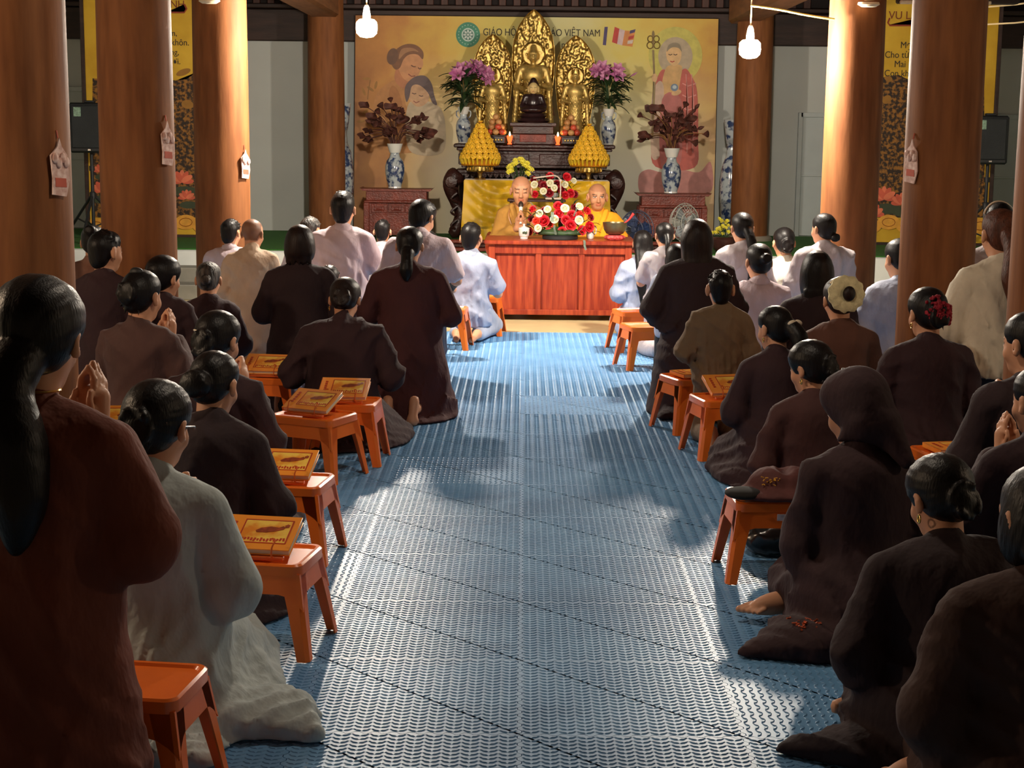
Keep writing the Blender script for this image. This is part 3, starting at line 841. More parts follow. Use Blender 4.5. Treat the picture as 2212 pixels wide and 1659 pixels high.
# accessories worn by people (children of the person)
def acc(ctx, name, mb, mat, label=None):
    mb.v = [tuple(Vector(v)*ctx['s']) for v in mb.v]
    on = 'hair' if name.startswith(('hair', 'bun', 'pearl')) else ('gar' if name in ('collar_band', 'under_robe', 'embroidery') else 'body')
    o = mb.build(name, mat, ctx[on])
    if label: o['label'] = label
    return o
m_gem = M('gold_jewel', (.9, .65, .2), .2, 1.)
m_pearl = M('pearl_plastic', srgb(238, 222, 196), .25, coat=.5)
m_skinacc = M('tan_plastic', srgb(206, 140, 84), .35)
m_silver = M('silver_metal', (.7, .7, .7), .25, 1.)
def earrings(ctx, sides=(-1, 1)):
    for q in sides:
        c = ctx['hp'](q*.088, -.004, -.055)
        pts = [c + Vector((0, math.cos(a)*.010, math.sin(a)*.012)) for a in [i*PI/6 for i in range(12)]]
        acc(ctx, 'earring', MB().tube(pts, .003, 6, closed=True), m_gem, 'gold hoop earring')
def hairbow(ctx, c, w, mat, name='hair_bow', lab='pale bow hair clip'):
    mb = MB()
    for q in (-1, 1):
        p = ctx['hp'](c[0]+q*w*.5, c[1], c[2]); mb.ball(p, (w*.55, w*.22, w*.36), 10, 7, RY(q*.35))
    mb.ball(ctx['hp'](*c), w*.2, 8, 6)
    acc(ctx, name, mb, mat, lab)
P_ = person
# ---- the two monks behind the red table
def monk_collar(mat):
    def f(ctx):
        T, s = ctx['T'], ctx['s']
        for q in (-1, 1):
            pts = catmull([T(q*.065, -.045, .45), T(q*.078, .03, .45), T(q*.055, .10, .38), T(q*.0, .135, .26), T(-q*.03, .14, .12)], 6)
            acc(ctx, 'collar_band', MB().tube(pts, .024, 8, .45), mat)
    return f
t_monk1 = at(1126, 378, 14.2); t_monk2 = at(1291, 394, 14.2)
def monk1x(ctx):
    monk_collar(g_ochre)(ctx)
    T = ctx['T']
    acc(ctx, 'bead_necklace', MB().tube(catmull([T(-.075, .02, .455), T(-.10, .10, .36), T(-.02, .155, .16), T(.10, .12, .34), T(.075, .02, .455), T(0, -.06, .47)], 6, True), .006, 6, closed=True), M('wood_beads', srgb(176, 120, 70), .4))
    mb = MB(); pts = [T(-.075, .125, .30), T(.06, .135, .30), T(.05, .16, -.02), T(-.09, .155, -.02)]
    mb.add(pts + [p+Vector((0, .012, 0)) for p in pts], [(0, 1, 2, 3), (4, 7, 6, 5), (0, 4, 5, 1), (1, 5, 6, 2), (2, 6, 7, 3), (3, 7, 4, 0)])
    acc(ctx, 'under_robe', mb, g_charc)
c1 = P_('monk in an ochre robe with closed eyes singing into a microphone', 0, 0, t_monk1.z, 'chair', 180, 2, 4, loc=(t_monk1.x, t_monk1.y), hair=('shaved', {'stub': (.8, .78, .78)}),
   top='robe', gm=g_ochre, sleeve='wide', wide=.95, arms='praymic', seed=3, vox=.011, face='closed', skin=np.array(srgb(200, 142, 106)), extra=monk1x, fine_hands=True, big=1.05)
c2 = P_('monk in a bright saffron robe looking toward the congregation', 0, 0, t_monk2.z, 'chair', 176, 0, 2, turn=8, loc=(t_monk2.x, t_monk2.y), hair=('shaved', {'stub': (.75, .72, .72)}),
   top='robe', gm=g_saff, sleeve='wide', arms='lap', seed=9, vox=.011, face='open', skin=np.array(srgb(196, 138, 100)), extra=monk_collar(g_saff), big=1.02, ears=1.15)

# ---- left side of the aisle
def l1(ctx):
    hp = ctx['hp']
    mb = MB()
    for q, dx in ((-1, -.034), (1, .034)): mb.ball(hp(-.03+dx, -.135, -.095), (.032, .022, .030), 12, 8)
    mb.ball(hp(-.03, -.130, -.10), .014, 8, 6)
    acc(ctx, 'hair_tie', mb, m_skinacc, 'tan plastic hair tie with two round lobes')
    T = ctx['T']
    acc(ctx, 'necklace', MB().tube([T(math.sin(a)*.066, -.012-math.cos(a)*.064, .468) for a in [i*PI/12 for i in range(24)]], .003, 6, closed=True), m_gem, 'thin gold chain')
P_('woman in a rust brown robe kneeling with a long black ponytail in a tan tie', 78, 606, 1.255, 'upright', -14, 3, 8, turn=12, arms='prayhigh', fine_hands=True, gm=g_rust, hair=('pony', {'at': (-.03, -.12, -.08), 'pts': [(-.01, -.10, -.05), (-.02, -.135, -.12), (.0, -.14, -.23), (.015, -.14, -.34), (.012, -.135, -.44)], 'rr': [.055, .052, .070, .058, .014], 'vol': .014}), seed=11, wide=1.12, extra=l1)
def l2(ctx):
    hp = ctx['hp']
    acc(ctx, 'hair_pin', MB().tube([hp(.035, -.108, .035), hp(.072, -.075, .012)], .0025, 6), m_silver, 'thin metal hair pin')
    acc(ctx, 'spectacles', MB().tube([hp(.083, -.01, .005), hp(.082, .06, .008), hp(.06, .10, .0)], .0022, 6), m_silver)
P_('woman in a pale blue grey robe kneeling beside the rust robed woman', 338, 823, .915, 'heels', -10, 3, 9, turn=-8, gm=g_grey, hair=('updo', {'vol': .006}), seed=12, wide=.98, collar=.008, extra=l2,
   tails=[((.10, -.08, .05), (.40, .05, .02), .15, .06), ((.28, .0, .05), (.50, -.10, .01), .09, .012), ((.05, -.25, .03), (.24, -.30, .01), .10, .05)])
P_('woman in a near black robe with a braided bun behind the sutra stools', 462, 758, .85, 'heels', -10, 5, 12, turn=-8, gm=g_robe2, hair=('bun', {'at': (-.005, -.115, -.015), 'r': .052}), seed=13, wide=1.0)
def l4(ctx):
    hp = ctx['hp']
    acc(ctx, 'hair_band', MB().tube(catmull([hp(-.088, -.03, .03), hp(-.06, -.095, .03), hp(.0, -.125, .02)], 5), .005, 6), m_pearl, 'pale hair clip band')
P_('woman in a dark brown robe with a pale hair clip band and untidy hair', 470, 672, .875, 'heels', -14, 5, 10, turn=-10, arms='prayhigh', gm=g_robe, hair=('updo', {'vol': .004}), seed=14, wide=1.05, extra=l4)
P_('woman in a brown robe with hair pinned in a black clip and hands in prayer', 305, 582, .933, 'heels', -18, 2, 4, turn=-4, arms='prayhigh', gm=cloth('faded_brown_cloth', srgb(80, 54, 50)), hair=('updo', {}), seed=15, wide=.98, extra=lambda c: (earrings(c, (-1,)), acc(c, 'hair_claw', MB().ball(c['hp'](0, -.05, .115), (.035, .022, .022), 10, 7), m_black, 'black hair claw')), fine_hands=True)
P_('man with short black hair in a dark robe against the timber column', 227, 497, 1.062, 'upright', -14, 2, 2, turn=-20, gm=g_robe, hair=('short', {}), seed=16, wide=.98)
P_('person in a tan top with a black bun behind the column', 212, 478, 1.0, 'upright', 0, 2, 4, gm=g_tan, hair=('bun', {'at': (0, -.08, .085), 'r': .04}), seed=17, loc=(-2.52, 9.35))
P_('woman in a dark robe with loose black hair tucked behind her ear', 353, 553, .925, 'upright', -6, 3, 6, turn=-25, big=1.2, gm=g_robe, hair=('updo', {'vol': .008}), seed=18)
P_('woman in a dark robe with greying hair twisted up at the nape', 450, 565, .80, 'heels', 0, 4, 6, gm=g_robe, hair=('bun', {'at': (0, -.10, -.01), 'r': .032}), hm=m_hairg, seed=19)
P_('man with a shaven head in a beige linen tunic', 545, 470, 1.005, 'upright', -4, 5, 6, turn=-12, gm=g_beige, hair=('shaved', {'stub': (.42, .40, .40)}), seed=20, sleeve='long', collar=.006)
P_('boy in a white shirt half hidden by the man in the beige tunic', 498, 473, .945, 'upright', -4, 3, 4, turn=-15, top='shirt', gm=g_pink, hair=('short', {}), seed=21, collar=.004, sleeve='short')
P_('woman in a black brown robe with short wavy bobbed hair', 648, 487, 1.04, 'upright', 0, 3, 4, gm=g_robe2, hair=('bob', {'len': .03, 'vol': .010}), hm=m_hairb, seed=22, wide=1.1)
P_('person in a white shirt with short hair beside the tall boy', 670, 468, .97, 'upright', -5, 3, 4, turn=-20, top='shirt', gm=g_white, hair=('short', {}), hm=m_hairg, seed=23, sleeve='short', collar=.003)
P_('tall boy with short black hair kneeling upright in a white short sleeved shirt', 741, 413, 1.16, 'upright', -2, 0, 0, turn=-4, top='shirt', gm=g_pink, hair=('short', {'vol': .004}), seed=24, wide=1.05, sleeve='short', collar=.006)
P_('boy in a white shirt between the two tall boys', 826, 474, .90, 'upright', 0, 4, 6, top='shirt', gm=g_white, hair=('short', {}), seed=25, sleeve='short', collar=.004)
P_('tall boy with tousled hair bowing his head in a white shirt', 912, 432, 1.12, 'upright', -6, 6, 18, turn=-24, top='shirt', gm=g_pink, hair=('short', {'vol': .007}), seed=26, wide=1.12, sleeve='short', collar=.006)
P_('woman in a maroon robe with a curly side ponytail and bare soles', 885, 490, 1.04, 'upright', -3, 4, 6, gm=g_mar, hair=('pony', {'at': (0, -.10, -.07), 'pts': [(0, -.10, -.05), (.0, -.135, -.11), (-.002, -.14, -.17), (0, -.14, -.23)], 'rr': [.042, .034, .04, .012], 'vol': .004}), seed=27, wide=1.22, feet=True)
P_('hunched woman in a dark robe with a curly bun kneeling before the maroon robe', 745, 601, .815, 'heels', -4, 14, 12, gm=g_robe, hair=('updo', {'vol': .006}), hm=m_hairb, seed=28, wide=1.28, extra=lambda c: earrings(c, (-1,)), feet=True)
P_('person in a black short sleeved shirt and jeans beside the boy by the table', 936, 512, .87, 'upright', -4, 6, 14, top='shirt', gm=g_black, hair=('short', {}), seed=29, wide=1.02, sleeve='short', loc=(-.65, 11.1))
P_('boy in a bluish white shirt kneeling beside the red table', 1018, 480, .885, 'heels', -8, 2, 4, turn=-6, top='shirt', gm=g_blu, lower=cloth('pale_grey_trousers', srgb(170, 178, 196)), hair=('short', {}), seed=30, wide=.98, sleeve='short', collar=.006)
P_('small child with brown hair between the dark robes', 712, 573, .77, 'upright', 0, 3, 5, gm=g_robe, hair=('short', {}), hm=m_hairb, seed=31, big=1.12)
P_('woman with reddish hair at the hall edge behind the rust robed woman', -22, 478, 1.06, 'upright', -4, 3, 5, gm=g_robe, hair=('bob', {'len': .10}), hm=m_hairr, seed=32)

# ---- right side of the aisle
P_('girl in a white blouse with very long black hair beside the red table', 1388, 496, .815, 'heels', 10, 3, 6, top='blouse', gm=g_blu, lower=g_blu, hair=('long', {'len': .42, 'x': -.02}), seed=41, sleeve='long', puff=.01, wide=.94)
P_('girl in a short sleeved white blouse with a thin ponytail', 1436, 480, .935, 'upright', 4, 2, 6, turn=6, top='blouse', gm=g_white, lower=g_white, hair=('pony', {'pts': [(0, -.10, .0), (-.01, -.15, -.08), (-.02, -.165, -.18), (-.02, -.165, -.30)], 'rr': [.025, .022, .016, .005]}), seed=42, sleeve='short', wide=.94)
P_('child in a pale blouse with short black hair close to the dark robe', 1460, 525, .88, 'upright', 6, 3, 8, top='blouse', gm=g_blu, lower=cloth('black_trousers', srgb(34, 34, 38)), hair=('bob', {'len': .02}), seed=43, sleeve='long', wide=.95, puff=.012)
P_('broad woman in a black brown robe with shoulder length brown hair', 1505, 473, 1.09, 'upright', 5, 2, 5, gm=g_robe2, hair=('bob', {'len': .15, 'w': .092, 'vol': .006}), hm=m_hairb, seed=44, wide=1.18, tails=[((-.12, -.2, .03), (-.26, -.34, .012), .05, .012)])
P_('girl in a white blouse with a long dark ponytail over her shoulder', 1604, 458, 1.05, 'upright', 6, 2, 2, turn=4, top='blouse', gm=g_white, lower=g_white, hair=('pony', {'pts': [(.01, -.10, -.01), (.03, -.15, -.10), (.03, -.18, -.25), (-.0, -.18, -.42)], 'rr': [.034, .036, .032, .006]}), seed=45, sleeve='long', wide=.95)
P_('person in a lavender white shirt with a low tied bun', 1640, 525, .893, 'heels', 4, 2, 5, turn=8, top='shirt', gm=g_pink, hair=('bun', {'at': (.01, -.105, .02), 'r': .034}), seed=46, sleeve='long', collar=.006, wide=1.0)
P_('small boy with cropped hair in an olive brown shirt and trousers', 1557, 583, .885, 'upright', 2, 1, 1, top='tunic', gm=g_olive, lower=g_olive, hair=('short', {}), hm=m_hair, seed=47, sleeve='long', wide=1.02, big=1.08, feet=True, ears=1.25, hem=-.2)
P_('girl with a low bun in a white puff sleeved blouse by the lit column', 1780, 460, 1.05, 'upright', 8, 1, 1, turn=22, top='blouse', gm=g_white, lower=g_white, hair=('bun', {'at': (.02, -.10, -.06), 'r': .034}), seed=48, sleeve='long', puff=.022, wide=.98)
P_('girl in a pleated white top behind the woman with black bobbed hair', 1738, 515, .88, 'heels', 6, 2, 4, top='blouse', gm=g_cream, lower=g_cream, hair=('updo', {}), seed=49, sleeve='long', loc=(1.93, 11.85))
P_('woman in a black brown robe with a smooth black bob', 1765, 539, .93, 'heels', 6, 3, 5, gm=g_robe2, hair=('bob', {'len': .09, 'w': .086}), seed=50, wide=1.02)
def r11(ctx):
    hp, Rh = ctx['hp'], ctx['Rh']
    mb = MB(); n = 44
    prof = []
    vs = []; fs = []
    rows = ((.030, -.150, 0), (.052, -.156, .002), (.085, -.150, .005), (.102, -.135, .008), (.100, -.118, .006), (.085, -.098, .0))
    for r, y, a in rows:
        for i in range(n):
            q = 2*PI*i/n; rr = r + a*math.cos(q*11)*.6
            vs.append(hp(math.cos(q)*rr, y + a*.5*math.sin(q*11), .03+math.sin(q)*rr))
    for j in range(len(rows)-1):
        for i in range(n):
            k = (i+1) % n; fs.append((j*n+i, j*n+k, (j+1)*n+k, (j+1)*n+i))
    fs.append(tuple(range(n)))
    mb.add(vs, fs); acc(ctx, 'bun_net', mb, M('cream_gauze', srgb(214, 204, 160), .8, var=.12, ns=30, bump=.3, bs=80), 'ruffled cream gauze cap around the bun')
    acc(ctx, 'hair_bun', MB().ball(hp(0.005, -.165, .03), (.036, .026, .042), 12, 9), m_hairb, 'dark bun in the middle of the cap')
    acc(ctx, 'pearl_band', MB().tube([hp(math.sin(a)*.098, -.085, .03+math.cos(a)*.098) for a in [-.9+i*.15 for i in range(13)]], .006, 6), m_pearl)
P_('woman in a warm brown robe wearing a ruffled cream cap around her bun', 1815, 600, .86, 'heels', 6, 3, 6, gm=g_brown, hair=('updo', {'vol': .004}), hm=m_hairb, seed=51, wide=1.0, extra=r11, tails=())
def r12(ctx):
    hairbow(ctx, (.03, -.135, .02), .045, m_pearl, lab='pearly bow hair clip'); earrings(ctx, (-1,))
P_('woman in a dark robe with a pearly bow clip in her long ponytail', 1675, 660, .80, 'heels', 12, 3, 8, turn=20, gm=g_robe, hair=('pony', {'at': (.02, -.11, .0), 'pts': [(.02, -.10, .01), (.035, -.15, -.06), (.035, -.16, -.18), (.03, -.165, -.30)], 'rr': [.04, .045, .04, .02]}), seed=52, wide=.98, extra=r12)
P_('woman in a reddish dark robe turning her head, with gold drop earrings', 1752, 738, .78, 'heels', 14, 5, 8, turn=30, gm=cloth('reddish_dark_cloth', srgb(68, 37, 36)), hair=('updo', {'vol': .010}), seed=53, wide=1.02, extra=earrings, sleeve='tight')
def r14(ctx):
    hp, s = ctx['hp'], ctx['s']
    F = Field()
    F.ell(hp(0, -.02, .03), (.094, .112, .104), ctx['Rh'], .03).ell(hp(0, -.05, -.05), (.088, .075, .09), ctx['Rh'], .04).ell(hp(0, .03, .06), (.08, .07, .06), ctx['Rh'], .03)
    F.cap(hp(.02, -.09, -.08), hp(.03, -.13, -.20), .05, .022, .04).cap(hp(-.05, -.05, -.07), hp(-.085, .01, -.10), .04, .02, .03)
    F.ell(hp(0, .135, -.045), (.085, .11, .11), ctx['Rh'], .02, True).ell(hp(-.05, .05, -.16), (.10, .12, .07), ctx['Rh'], .03, True)
    F.noise = fold_fn(5, .004, .5)
    link('headscarf', F.mesh('headscarf', .009, None, s), g_robe, ctx['root'])
    mb = MB(); rnd = random.Random(6)
    for i in range(60):
        a = Vector((-.22+rnd.gauss(0, .03), -.13+rnd.gauss(0, .02), .098+rnd.uniform(-.006, .006)))
        mb.tube([a, a+Vector((rnd.uniform(-.016, .016), rnd.uniform(-.016, .016), rnd.uniform(-.004, .004)))], .003, 5)
    acc(ctx, 'embroidery', mb, M('orange_thread', srgb(196, 84, 40), .6, var=.3, ns=80), 'orange embroidery on the spread robe hem')
P_('woman in a dark robe and a matching wrapped headscarf, one bare foot out', 1852, 797, .848, 'low', 10, 8, 14, turn=24, gm=g_robe, hair=('short', {}), seed=54, wide=.9, extra=r14, ears=.5, sidefoot=-1, arms={1: ((.165, .06, .15), (.03, .22, .14)), -1: ((.165, .06, .15), (.03, .22, .14))},
   tails=[((-.12, -.10, .05), (-.42, -.13, .01), .13, .015), ((-.05, -.08, .05), (-.22, -.10, .03), .14, .10)], feet=True)
P_('woman in a black brown robe with cropped hair and a gold hoop earring', 2035, 986, .748, 'low', 6, 12, 10, turn=16, gm=g_robe2, hair=('updo', {'vol': .008}), seed=55, wide=1.22, extra=lambda c: earrings(c, (-1,)), arms='lap',
   tails=[((-.28, -.10, .05), (-.50, -.02, .012), .07, .012)])
P_('woman in a brown robe in the near corner with her bare toes showing', 2248, 1000, .845, 'low', 8, 6, 8, turn=14, gm=cloth('deep_brown_cloth', srgb(62, 38, 31)), hair=('bob', {'len': .04}), seed=56, wide=1.2, sidefoot=-1, feet=True, arms='lap')
P_('woman in a dark robe with swept back hair beyond the sutra stool', 2226, 672, .936, 'heels', 10, 2, 5, turn=24, gm=g_robe2, hair=('updo', {}), seed=57, wide=1.05)
P_('woman in a dark robe with raised hands beside the sutra stool', 2250, 790, .866, 'heels', 10, 2, 6, turn=14, arms='prayhigh', gm=g_robe, hair=('updo', {}), seed=58, wide=1.05, fine_hands=True)
def r19(ctx):
    hp = ctx['hp']; rnd = random.Random(4)
    for cx, cz in ((-.02, .025), (.055, .0)):
        mb = MB()
        for i in range(80):
            a = rnd.uniform(0, 6.28); r = rnd.uniform(0, .046); x = cx+math.cos(a)*r; z = cz+math.sin(a)*r*1.25; y = -.128+.5*abs(x)*abs(x)/.06-rnd.uniform(0, .022)*(1-r/.05)
            mb.ball(hp(x, y, z), (rnd.uniform(.010, .015), .006, rnd.uniform(.008, .013)), 5, 4, RZ(rnd.uniform(0, 3)) @ RX(rnd.uniform(-1, 1)))
        acc(ctx, 'hair_flower', mb, M('crimson_fabric', srgb(150, 24, 44), .7, var=.3, ns=60), 'crimson ruffled fabric flower')
    earrings(ctx, (-1,))
P_('woman in a dark brown robe with crimson flowers in her hair', 2005, 622, .887, 'heels', 8, 3, 6, turn=8, gm=g_robe, hair=('updo', {'vol': .006}), seed=59, wide=1.08, extra=r19)
P_('young woman in a cream sweater with a long wavy brown ponytail', 2163, 450, 1.232, 'upright', 6, 2, 3, top='sweater', gm=g_cream, lower=g_navy, hm=m_hairr, hair=('pony', {'pts': [(.0, -.10, .01), (.01, -.155, -.08), (-.01, -.185, -.20), (.012, -.195, -.32), (-.005, -.195, -.44)], 'rr': [.04, .046, .048, .042, .008]}), seed=60, wide=1.02, extra=lambda c: hairbow(c, (.01, -.13, .0), .035, m_pearl), hem=-.10)
P_('girl in a white top with a pale hair band behind the cream sweater', 2158, 436, 1.2, 'upright', 6, 2, 4, top='blouse', gm=g_white, lower=g_white, hair=('updo', {}), seed=61, extra=lambda c: acc(c, 'hair_band', MB().tube([c['hp'](math.sin(a)*.094, -.02, .03+math.cos(a)*.10) for a in [-1.3+i*.2 for i in range(14)]], .006, 6), m_pearl))
P_('woman in a pale lavender robe partly hidden by the thick column', 1946, 508, .95, 'heels', 6, 4, 8, turn=14, top='robe', gm=g_blu, hair=('updo', {}), seed=62, loc=(2.29, 9.72))

# ------------------------------------------------------------------ orange stools and sutra books
STH = .29
def stool_meshes():
    w, d = .33, .26; bw, bd = .40, .33
    seat = MB()
    def rr(hw, hd, r, z, n=4):
        out = []
        for cx, cy, a0 in ((hw-r, hd-r, 0), (-hw+r, hd-r, PI/2), (-hw+r, -hd+r, PI), (hw-r, -hd+r, 3*PI/2)):
            for i in range(n+1): a = a0+PI/2*i/n; out.append((cx+r*math.cos(a), cy+r*math.sin(a), z))
        return out
    rings = [rr(w/2, d/2, .03, STH-.035), rr(w/2, d/2, .03, STH-.006), rr(w/2-.006, d/2-.006, .028, STH), rr(w/2-.016, d/2-.016, .024, STH-.001), rr(w/2-.022, d/2-.022, .02, STH-.008)]
    n = len(rings[0]); fs = []
    for j in range(4):
        for i in range(n): k = (i+1) % n; fs.append((j*n+i, j*n+k, (j+1)*n+k, (j+1)*n+i))
    fs.append(tuple(4*n+i for i in range(n)))
    seat.add([v for r in rings for v in r], fs)
    apron = MB()
    def side(p0, p1, q0, q1):        # arched panel between two legs; p at seat edge, q at the leg foot
        m = 14; vs = []; fs = []
        for i in range(m+1):
            u = i/m; t = Vector(p0).lerp(Vector(p1), u); b = Vector(q0).lerp(Vector(q1), u)
            e = min(u, 1-u); f = .24 if e > .22 else .24 + .18*((.22-e)/.22)**2
            lowp = t.lerp(b, f); nrm = Vector(((t.x+b.x)/2*.0, 0, 0))
            inn = Vector((-.004 if abs(p0[0]-p1[0]) < .01 and p0[0] > 0 else (.004 if abs(p0[0]-p1[0]) < .01 else 0), -.004 if abs(p0[1]-p1[1]) < .01 and p0[1] > 0 else (.004 if abs(p0[1]-p1[1]) < .01 else 0), 0))
            vs += [t, lowp, t+inn, lowp+inn]
        for i in range(m):
            a = i*4; fs += [(a, a+1, a+5, a+4), (a+2, a+6, a+7, a+3), (a+1, a+3, a+7, a+5), (a, a+4, a+6, a+2)]
        apron.add(vs, fs)
    tp = [(sx*(w/2-.004), sy*(d/2-.004), STH-.03) for sx, sy in ((-1, -1), (1, -1), (1, 1), (-1, 1))]
    bt = [(sx*bw/2, sy*bd/2, 0) for sx, sy in ((-1, -1), (1, -1), (1, 1), (-1, 1))]
    for i in range(4): side(tp[i], tp[(i+1) % 4], bt[i], bt[(i+1) % 4])
    legs = []
    for i, (sx, sy) in enumerate(((-1, -1), (1, -1), (1, 1), (-1, 1))):
        mb = MB(); vs = []; fs = []
        rows = 6; lw = (.062, .056, .05, .046, .042, .038)
        for j in range(rows):
            u = j/(rows-1); c = Vector(tp[i]).lerp(Vector(bt[i]), u); a = lw[j]; t_ = .005; ch = .012
            prof = [(0, a), (0, ch), (ch, 0), (a, 0), (a, t_), (ch+.003, t_), (t_, ch+.003), (t_, a)]
            for x, y in prof: vs.append((c.x-sx*x, c.y-sy*y, c.z))
        for j in range(rows-1):
            for k in range(8): k2 = (k+1) % 8; fs.append((j*8+k, j*8+k2, (j+1)*8+k2, (j+1)*8+k))
        fs.append(tuple(range(8))); fs.append(tuple((rows-1)*8+k for k in range(8)))
        mb.add(vs, fs); legs.append(mb.mesh('leg'))
    return seat.mesh('seat'), apron.mesh('apron'), legs
SM = stool_meshes()
m_sticker = M('paper_sticker', srgb(210, 206, 214), .6, var=.25, ns=60)
def stool(px, py, rz, label, sticker=False, y=None):       # px,py: the point where the near foot touches the mats
    p = onz(px, py, 0)
    t = thing('plastic_stool', label, 'stool', (p.x, p.y+.06, 0), R(rz), 'orange plastic stools')
    link('seat', SM[0], m_orange, t); link('apron', SM[1], m_orange, t)
    for l in SM[2]: link('leg', l, m_orange, t)
    if sticker: MB().box((.0, -.1375, STH-.052), (.04, .003, .024), RX(.12)).build('sticker', m_sticker, t)
    return t
# books: cover, page block, printed picture
m_cover = M('orange_book_cover', srgb(255, 160, 56), .4, var=.05, coat=.2)
m_pages = M('book_pages', srgb(226, 214, 190), .8, var=.05, ns=40, st=(1, 1, 30))
m_pic = M('printed_picture_ground', srgb(246, 150, 44), .45, var=.1, ns=14, col2=srgb(255, 216, 96), lo=.4, hi=.6)
m_ink = M('printed_dark_red', srgb(160, 70, 34), .5, var=.3, ns=60)
m_ink2 = M('printed_red', srgb(190, 60, 30), .5, var=.2)
BW, BD, BT = .235, .165, .022
b_cover = MB().cbox((0, 0, BT-.0015), (BW, BD, .003), .001).cbox((0, 0, .0015), (BW, BD, .003), .001).cbox((-BW/2+.002, 0, BT/2), (.004, BD, BT), .001).mesh('cover')
b_pages = MB().box((.001, 0, BT/2), (BW-.008, BD-.008, BT-.006)).mesh('pages')
b_pic = MB().box((.02, .004, BT+.0004), (.150, .105, .0008)).mesh('picture')
mb = MB()
for y in (-.051, .059): mb.box((.02, y, BT+.0008), (.155, .004, .001))
for x in (-.056, .096): mb.box((x, .004, BT+.0008), (.004, .112, .001))
rnd = random.Random(8)
for i in range(14): mb.box((-.045+i*.0102, -.036+rnd.uniform(-.003, .003), BT+.0010), (.0066, rnd.uniform(.010, .018), .001), RZ(rnd.uniform(-.3, .3)))
for i in range(5): mb.box((-.088, -.03+i*.018, BT+.0010), (.012, .012, .001), RZ(rnd.uniform(-.2, .2)))
b_frame = mb.mesh('printed_frame', False)
mb = MB()
mb.prism([(-.035, .0), (-.02, .014), (.01, .022), (.035, .018), (.048, .026), (.056, .02), (.052, .010), (.03, .0), (-.0, -.008), (-.03, -.008)], .001, RX(-PI/2), (.022, .006, BT+.0014))
mb.prism([(.052, .028), (.060, .036), (.068, .032), (.066, .02), (.056, .018)], .001, RX(-PI/2), (.022, .006, BT+.0014))
b_fig = mb.mesh('printed_figure', False)
m_stand = M('wooden_bookstand', srgb(206, 96, 36), .4, var=.15)
def book(st, label, rz=0., dx=0., dy=0., tilt=24, z=STH, stand=True):
    """a sutra book leaning on a small stand with two hooks, set on stool st"""
    sl = st.location; sr = st.rotation_euler.z
    off = Matrix.Rotation(sr, 3, 'Z') @ Vector((dx, dy, 0))
    L0 = Vector((sl.x+off.x, sl.y+off.y, z))
    if stand:
        s_ = thing('book_stand', 'orange hooked stand under the ' + label, 'book stand', L0, sr+R(rz), 'book stands on stools')
        ca, sa = math.cos(R(tilt)), math.sin(R(tilt))
        MB().cbox((0, -.006+.0*ca, .012+.075*sa), (.20, .15, .006), .002, RX(R(tilt))).build('back_plate', m_stand, s_)
        MB().cbox((0, .055, .037*1.0), (.16, .006, .072), .002).build('prop', m_stand, s_)
        MB().cbox((0, -.088, .0065), (.20, .022, .012), .002).build('ledge', m_stand, s_)
        for q in (-1, 1):
            MB().tube(catmull([(q*.07, -.094, .012), (q*.07, -.112, .018), (q*.07, -.108, .045), (q*.075, -.088, .064), (q*.062, -.080, .066)], 4), .0028, 6).build('hook', m_stand, s_)
    bt = thing('sutra_book', label, 'book', L0 + Vector((0, 0, .020 if stand else .0)), sr+R(rz), 'orange sutra books')
    if not stand: bt.rotation_euler = (0, 0, sr+R(rz))
    in_rot = (R(tilt) if stand else 0, 0, 0); ln = (0, -.006, .0605*0+.066*math.sin(R(tilt))) if stand else (0, 0, 0)
    for n_, me_, m_ in (('cover', b_cover, m_cover), ('pages', b_pages, m_pages), ('picture', b_pic, m_pic), ('printed_frame', b_frame, m_ink2), ('printed_figure', b_fig, m_ink)):
        if n_ in ('cover', 'pages'):
            o = link(n_, me_, m_, bt, ln, in_rot)
            if n_ == 'cover': cov = o
        else: link(n_, me_, m_, cov)
    return bt
m_book = 'orange sutra book '
s1 = stool(742, 998, -4, 'orange stool between the hunched woman and the maroon robe')
book(s1, m_book + 'on the stool behind the hunched woman', 0, .0, .0)
s2 = stool(676, 1032, -24, 'orange stool beside the woman with the pale hair clip')
book(s2, m_book + 'on the stool beside the pale hair clip')
s3 = stool(575, 930, -8, 'orange stool in front of the woman with untidy hair')
book(s3, m_book + 'in front of the woman with untidy hair')
s4 = stool(258, 1080, 4, 'orange stool below the praying woman with the hair claw', True)
book(s4, m_book + 'below the praying woman with the hair claw')
s5 = stool(612, 1205, -8, 'orange stool beside the woman with the braided bun')
book(s5, m_book + 'beside the woman with the braided bun')
s6 = stool(560, 1400, -9, 'orange stool beside the pale blue grey robe')
book(s6, m_book + 'beside the pale blue grey robe')
s7 = stool(268, 1735, -7, 'orange stool beside the rust brown robe')
s8 = stool(1674, 1245, 3, 'orange stool holding a brown cap over a black bag', True)
s9 = stool(1572, 985, 14, 'orange stool between the olive shirted boy and the pearly bow clip')
book(s9, m_book + 'beside the olive shirted boy', 0)
s10 = stool(1503, 930, 22, 'orange stool left of the olive shirted boy')
book(s10, m_book + 'left of the olive shirted boy', stand=False)
s11 = stool(1400, 795, 16, 'orange stool beside the child in the pale blouse')
s12 = stool(1378, 757, 16, 'orange stool beside the girl with very long hair')
s13 = stool(2068, 1127, 12, 'orange stool in front of the woman with raised hands')
book(s13, m_book + 'in front of the woman with raised hands', stand=False)
s14 = stool(1866, 760, 12, 'orange stool by the lit column and the lavender robe')
book(s14, m_book + 'by the lit column and the lavender robe', stand=False)
s15 = stool(1034, 722, -6, 'orange stool between the kneeling boy and the red table')
s16 = stool(958, 752, -6, 'orange stool beside the black shirted person')
